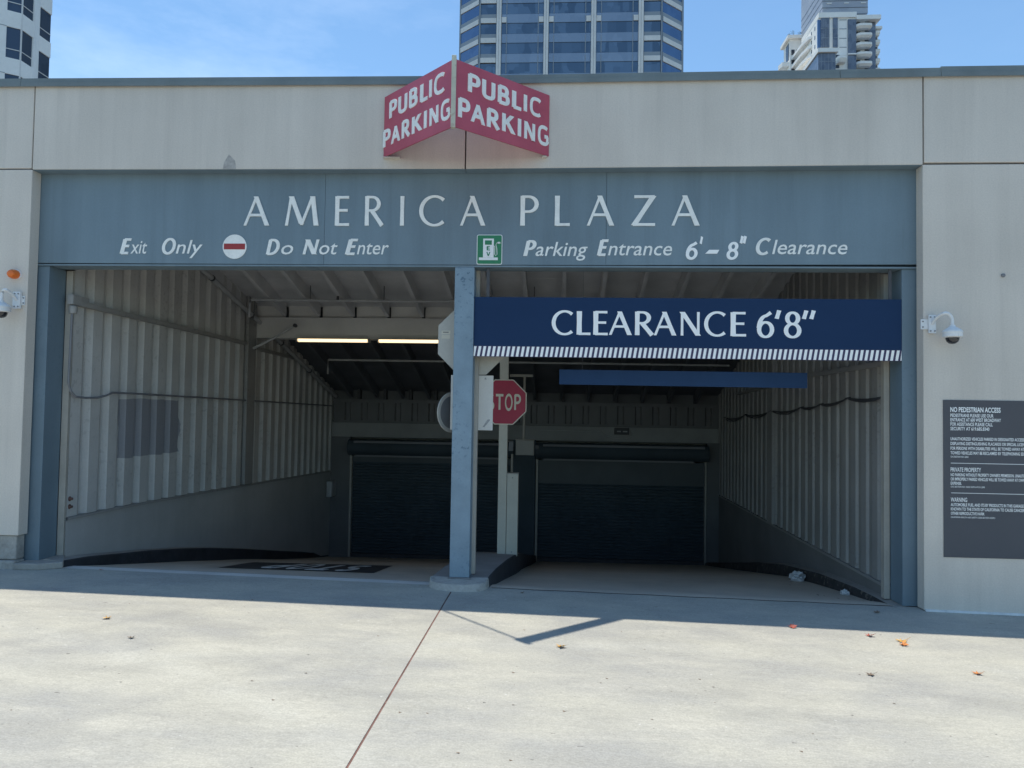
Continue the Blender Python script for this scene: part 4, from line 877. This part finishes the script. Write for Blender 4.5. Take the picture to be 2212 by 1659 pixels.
leaf(2.825, -1.644, .045, 'leafo', 'orange brown leaf alone near the right edge of the photo', .2)
leaf(2.073, -1.773, .04, 'leafb', 'flat brown leaf alone in the lower right of the pavement', .8)
leaf(2.794, -.141, .04, 'leafb', 'small dull leaf in the shade by the right column foot', 1.8, False)
leaf(.043, -1.518, .05, 'leafy', 'yellow leaf beside the tip of the V shaped sign shadow', .6, False)
leaf(-.306, -.024, .03, 'leafb', 'tiny dull leaf in the shade just right of the island', .9, False)
leaf(-3.388, -1.384, .045, 'leafy', 'yellow leaf in the sun on the left pavement', .3, False)
leaf(-2.953, -1.794, .035, 'leafb', 'thin brown leaf in the sun on the left pavement', 1.2, False)
leaf(-4.394, .12, .03, 'leafr', 'tiny red leaf on the threshold by the left kerb', 1.2, False)
def crumple(x, y, r, label, name='crumpled_bag'):
    import bmesh
    bm = bmesh.new(); bmesh.ops.create_icosphere(bm, subdivisions=3, radius=r); z = zf(x, y)
    for v in bm.verts:
        n_ = v.co.normalized(); v.co *= random.uniform(.62, 1.1) * (1 + .22 * math.sin(7 * n_.x + 3) * math.cos(9 * n_.y + 5 * n_.z)); v.co.z = max(v.co.z * .75, -r * .5)
    vs = [(v.co.x * 1.1 + x, v.co.y + y, v.co.z + z + r * .5) for v in bm.verts]; fs = [tuple(v.index for v in f.verts) for f in bm.faces]; bm.free()
    MB().add(vs, fs).build(name, 'litter', None, smooth=True, label=label, cat='litter', origin=(x, y, z))
crumple(2.93, 2.45, .095, 'larger crumpled white plastic bag beside the right kerb')
crumple(2.97, 1.05, .045, 'small crumpled white wrapper beside the right kerb', 'crumpled_wrapper')
dm = MB(); 
for i in range(16):
    x = random.uniform(2.5, 3.03); y = random.uniform(.35, 1.9); s = random.uniform(.008, .02); a = random.uniform(0, 3)
    z = zf(x, y) + .004; dm.add([(x + s * math.cos(a + k * 2.1), y + s * math.sin(a + k * 2.1), z + (s * .5 if k == 1 else 0)) for k in range(3)], [(0, 1, 2)])
for i in range(120):
    x = random.uniform(-5, 4.4); y = random.uniform(-3.4, .1); s = random.uniform(.003, .009); a = random.uniform(0, 3)
    if abs(x + .95) < .03: continue
    z = zg(x) + .001; dm.add([(x + s * math.cos(a + k * 2.1) * 1.6, y + s * math.sin(a + k * 2.1), z + (s * .5 if k == 1 else 0)) for k in range(3)], [(0, 1, 2)])
dm.build('leaf_crumbs', 'leafb', kind='stuff', origin=(0, 0, 0), label='scattered crumbs of dry leaf on the concrete', cat='debris')

# ------------------------------------------------------------ towers
T = thing('glass_office_tower', 'blue glass office tower with pale pilasters rising behind the parapet centre', 'tower', (1, 150, -.1))
m = MB(); plan = [(-18.0, 150.35), (20.9, 150.35), (26.0, 154.9), (26.3, 190), (-23.2, 190), (-22.9, 154.6)]
m.prism([(x, y, -.5) for x, y in plan], (0, 0, 118)).build('tower_core', 'tcore', T)
pitch = 4.36; z0 = 72.0 - 4.36
for x0, x1 in [(-14.4, -13.92), (-13.87, -13.38), (-4.2, -3.74), (-3.69, -3.18), (5.95, 6.46), (6.51, 7.0), (16.02, 16.52), (16.57, 17.08)]:
    bx('pilaster', 'tstone', T, x0, x1, 149.6, 150.33, -.5, 117)
for f in range(9):
    zt = z0 + f * pitch; zw = zt - 2.32
    for x0, x1 in [(-13.3, -4.26), (-3.1, 5.9), (7.05, 15.98)]:
        e = (x1 - x0)
        for a, b in ((x0, x0 + .95), (x0 + 1.15, x1 - 1.25), (x1 - 1.05, x1)): bx('window_pane', 'gwin', T, a, b, 150.05, 150.2, zw, zt)
        bx('spandrel', 'gspan', T, x0 + .02, x1 - .02, 149.98, 150.2, zt + .05, zt + 1.98)
        for mxx in (x0 + .97, x1 - 1.23): bx('mullion', 'tband', T, mxx, mxx + .17, 149.93, 150.21, zw, zt + 1.6)
        bx('transom', 'tcore', T, x0, x1, 149.96, 150.2, zt - .02, zt + .05)
        if f == 4:
            for a in (x0, x1 - 1.0): bx('stone_cap', 'tstone', T, a, a + 1.0, 149.8, 149.97, zt + .1, zt + 1.3)
    for x0, x1 in [(-17.85, -14.5), (17.2, 20.7)]:
        bx('window_pane', 'gwin', T, x0, x1, 150.05, 150.2, zw, zt - .15); bx('grey_band', 'tband', T, x0, x1, 149.98, 150.2, zt + 1.02 - 4.36 + 2.05 - .75, zw - .02) if False else None
        bx('grey_band', 'tband', T, x0, x1, 149.98, 150.2, zw - .85, zw - .02); bx('stone_band', 'tstone', T, x0, x1, 149.9, 150.2, zw - 1.95, zw - .87)
    for (xa, ya), (xb, yb2), gm in [((-18.25, 150.3), (-22.7, 154.3), 'gside'), ((21.15, 150.3), (25.8, 154.6), 'gside')]:
        def strip(nm, mm, za, zb3, o):
            d = Vector((xb - xa, yb2 - ya, 0)).normalized(); n = Vector((d.y, -d.x, 0)); n = n if n.y < 0 else -n
            A = Vector((xa, ya, 0)) + n * o; Bq = Vector((xb, yb2, 0)) + n * o
            MB().hexa([(A.x, A.y, za), (Bq.x, Bq.y, za), (xb, yb2 + .3, za), (xa, ya + .3, za)], [(A.x, A.y, zb3), (Bq.x, Bq.y, zb3), (xb, yb2 + .3, zb3), (xa, ya + .3, zb3)]).build(nm, mm, T)
        strip('window_pane', gm, zw, zt - .1, .05); strip('grey_band', 'tband', zw - .9, zw - .02, .10); strip('stone_band', 'tstone', zw - 2.0, zw - .92, .2)
for x in (-18.2, 20.8): bx('corner_mullion', 'tband', T, x, x + .3, 149.85, 150.4, 0, 117)
bx('edge_mullion', 'tband', T, -23.1, -22.75, 154.2, 154.7, 0, 117); bx('edge_mullion', 'tband', T, 25.85, 26.3, 154.5, 155, 0, 117)

LT = thing('white_tower_corner', 'white concrete tower with dark wrapped corner windows at the top left', 'tower', (-52, 60, 0))
A0 = Vector((-48.8, 56)); dA = Vector((-.8, -.6)); B1 = Vector((-48.82, 57.5)); B2 = Vector((-49.98, 59.8)); B3 = Vector((-49.98, 61.4))
A1 = A0 + dA * 1.15; A2 = A0 + dA * 1.75; A3 = A0 + dA * 9
ins = .22
def wseg(p, q, za, zb3, o, nm, mm, th=.3):
    p = Vector(p); q = Vector(q); d = (q - p).normalized(); n = Vector((d.y, -d.x))
    if n.dot(Vector((0, -6.85)) - p) < 0: n = -n
    a = p + n * o; b = q + n * o; a2 = p + n * (o - th); b2 = q + n * (o - th)
    MB().hexa([(*a, za), (*b, za), (*b2, za), (*a2, za)], [(*a, zb3), (*b, zb3), (*b2, zb3), (*a2, zb3)]).build(nm, mm, LT)
core = [A3 + Vector((.2, .6)), A0 + Vector((-.45, .1)), B1 + Vector((-.45, 0)), B2 + Vector((-.45, .2)), B3 + Vector((-.4, -.1)), Vector((-75, 61.3)), Vector((-75, 45))]
MB().prism([(*p, -.3) for p in core], (0, 0, 60)).build('tower_core', 'tcore', LT)
pt = 4.27
for f in range(-7, 6):
    zt = 35.22 + f * pt; zs = zt - 2.80; ztr = zt - 1.97
    for p, q in ((A0, A1), (A0, B1), (B2, B3)):
        wseg(p, q, zs - (pt - 2.80), zs, 0, 'spandrel_panel', 'twhite')
        if f >= -2:
            wseg(p, q, ztr + .04, zt, -.10, 'window_pane', 'gleft', .1); wseg(p, q, zs, ztr - .04, -.10, 'window_pane', 'gleft', .1); wseg(p, q, ztr - .035, ztr + .035, -.06, 'transom', 'tstone', .1)
    wseg(B1, B2, zs - (pt - 2.80), zt, 0, 'wall_panel', 'twhite'); wseg(A1, A3, zs - (pt - 2.80) + .01, zt, .0, 'wall_panel', 'twhite')
    wseg(A1, A2, zs - (pt - 2.80), zs - (pt - 2.80) + .05, .03, 'panel_joint', 'tband', .1)
MB().box(-48.90, -48.80, 55.95, 56.05, -.3, 60).build('corner_mullion', 'tstone', LT)

RT = thing('condo_tower', 'stepped white and grey condominium tower with curved balconies at the upper right', 'tower', (95, 250, -1))
YF = 240
bx('main_block', 'twhite', RT, 84.3, 96.5, YF, 266, -1, 132.8); bx('parapet_band', 'twhite', RT, 84.25, 96.5, YF - .5, 257, 132.85, 134.6)
bx('penthouse', 'gpent', RT, 85.8, 100.5, YF + .6, 262, 134.62, 152); 
for z in (136.6, 138.9, 141.2, 143.5): bx('floor_line', 'tcore', RT, 85.75, 100.55, YF + .5, 262.05, z, z + .12)
for x in (87.2, 92.8, 98.2): bx('skylight_gap', 'twhite', RT, x, x + 1.6, YF + .44, YF + .49, 138.0, 138.3)
bx('glass_bay', 'gcondo', RT, 85.05, 87.77, YF - .35, YF - .02, 122.9, 132.8); bx('glass_bay', 'gside', RT, 84.1, 85.0, YF - .1, YF + .6, 122.9, 132.3); bx('glass_bay', 'gcondo', RT, 88.95, 90.46, YF - .35, YF - .02, 122.9, 132.8)
bx('glass_bay', 'gcondo', RT, 93.75, 96.4, YF - .35, YF - .02, -1, 132.2); bx('white_ledge', 'twhite', RT, 93.7, 96.4, YF - .8, YF - .37, 120.2, 120.6)
for z in (126.0, 129.2, 132.2, 123): bx('grille', 'tband', RT, 91.1, 93.4, YF - .06, YF - .01, z - .15, z + .1)
bx('balcony_core', 'twhite', RT, 96.52, 103.2, YF + 1.5, 266, -1, 132.0); bx('glass_bay', 'gcondo', RT, 99.8, 103.25, YF + 1.2, YF + 1.48, -1, 131.9)
bx('roof_cornice', 'twhite', RT, 96.45, 104.2, YF - .8, 267, 132.0, 133.4)
def balc(cx, w, y, zt, hd=1.35, dep=2.6):
    n = 8; top = []; 
    for k in range(n + 1):
        a = math.pi * k / n; top.append((cx - w / 2 * math.copysign(abs(math.cos(a)) ** .45, math.cos(a)), y - dep * math.sin(a) ** .6))
    b = MB(); b.prism([(x, yy, zt - .15 - hd * .0) for x, yy in top], (0, 0, .15)); 
    low = [(cx + (x - cx) * .78, y + (yy - y) * .7) for x, yy in top]; k = len(top)
    vs = [(x, yy, zt) for x, yy in top] + [(x, yy, zt - .8) for x, yy in top] + [(x, yy, zt - hd) for x, yy in low]
    b.add(vs, [(i, i + 1, k + i + 1, k + i) for i in range(k - 1)] + [(k + i, k + i + 1, 2 * k + i + 1, 2 * k + i) for i in range(k - 1)] + [tuple(range(2 * k, 3 * k))])
    b.build('balcony', 'twhite', RT)
for i in range(8):
    zt = 130.4 - i * 3.17
    balc(98.95, 5.3, YF + 1.1, zt); bx('window', 'gdark', RT, 96.6, 98.35, YF + 1.3, YF + 1.46, zt + .2, zt + 1.6)
    bx('window', 'gdark', RT, 99.82, 101.2, YF + 1.0, YF + 1.18, zt + .2, zt + 1.6)
    balc(104.55, 1.9, YF + 4, zt - .6, 1.5, 1.6); bx('window', 'gdark', RT, 103.5, 104.7, YF + 3.7, YF + 3.95, zt - .4, zt + .8)
bx('wing', 'twhite', RT, 103.3, 105.2, YF + 4, 262, -1, 130.6); bx('roof_cornice', 'twhite', RT, 103.25, 106.0, YF + 2.6, 263, 130.5, 131.3)
bx('podium_glass', 'gcondo', RT, 81.5, 86.5, YF - 9, YF - .02, -1, 116.8)
bx('podium_glass', 'gcondo', RT, 81.25, 81.48, YF - 8.9, 272, -1, 116.8); bx('podium_block', 'tcore', RT, 81.5, 84.28, YF, 272, -1, 116.8)
for k in range(5): bx('glazing_bar', 'tband', RT, 82.1 + k * 1.1, 82.2 + k * 1.1, YF - 9.06, YF - 9.005, 90, 116.8)
for z in (114, 111): bx('glazing_bar', 'tband', RT, 81.5, 86.5, YF - 9.05, YF - 9.005, z, z + .12)
bx('podium_cornice', 'twhite', RT, 80.9, 87.3, YF - 9.7, 272, 116.85, 118.1)
for k in range(4): bx('glazing_bar', 'tband', RT, 85.9 + k * .5, 85.97 + k * .5, YF - .40, YF - .355, 122.9, 132.8)
for z in (126, 129.2): bx('glazing_bar', 'tband', RT, 85.05, 87.77, YF - .40, YF - .355, z, z + .12); bx('glazing_bar', 'tband', RT, 88.95, 90.46, YF - .40, YF - .355, z, z + .12)
balc(91.4, 3.2, YF - .1, 119.2, 1.9, 2.4); bx('window', 'gdark', RT, 89.9, 91.0, YF - .2, YF - .01, 119.3, 120.4); bx('window', 'gdark', RT, 89.9, 91.0, YF - .2, YF - .01, 116.0, 117.0)
# long curved balconies down the left flank
for z in (129.3, 126.1, 122.9): 
    m = MB(); pl_ = [(84.2, 246), (83.3, 247.5), (82.6, 252), (82.3, 260), (82.4, 268), (84.2, 270)]
    m.prism([(x, y, z) for x, y in pl_], (0, 0, 1.0)); m.build('balcony', 'twhite', RT)
for y in (243.2, 246.5): 
    for z in (131, 127.9, 124.8): bx('window', 'gdark', RT, 84.22, 84.28, y - .3, y + .3, z - .6, z + .6)
bx('rear_wing', 'twhite', RT, 81.7, 86, 262, 269, -1, 136.9); bx('roof_cornice', 'twhite', RT, 80.7, 86, 260.8, 270, 136.95, 138.1)
for z in (131.2, 127.9, 124.6):
    for x in (82.3, 84.0): bx('window', 'gdark', RT, x, x + 1.1, 261.8, 261.98, z, z + 1.9)
bx('window', 'gdark', RT, 81.55, 81.68, 263, 266, 129.8, 136)
for z in (127.5, 124.3): MB().prism([(x, y, z) for x, y in [(81.7, 262.6), (79.4, 263), (78.8, 266), (81.7, 268)]], (0, 0, 1.6)).build('balcony', 'twhite', RT)
for i, (x, y) in enumerate([(81.6, 262.5), (83.2, 263), (85.2, 262)]):
    h = (.9, 2.2, 1.2)[i]; pp = thing('roof_plant', ('small shrub on the condo roof, leftmost of three', 'tall thin shrub on the condo roof, middle of three', 'shrub on the condo roof nearest the penthouse')[i], 'plant', (x, y, 138.1))
    MB().tube([(x, y, 138.1), (x + .1, y, 138.1 + h * .6)], .07, 5).build('stem', 'leafb', pp)
    lf = MB()
    for k in range(26):
        a, b_, c_ = (random.gauss(0, .3) for _ in range(3)); s = .16; q = (x + a, y + b_, 138.1 + h * .8 + c_ * h * .6)
        lf.add([(q[0] - s, q[1], q[2]), (q[0] + s, q[1] + .05, q[2] + s), (q[0], q[1], q[2] + s * 1.4)], [(0, 1, 2)])
    lf.build('foliage', mat('shrub_green', (.08, .10, .06), .8), pp)

bpy.context.view_layer.update()
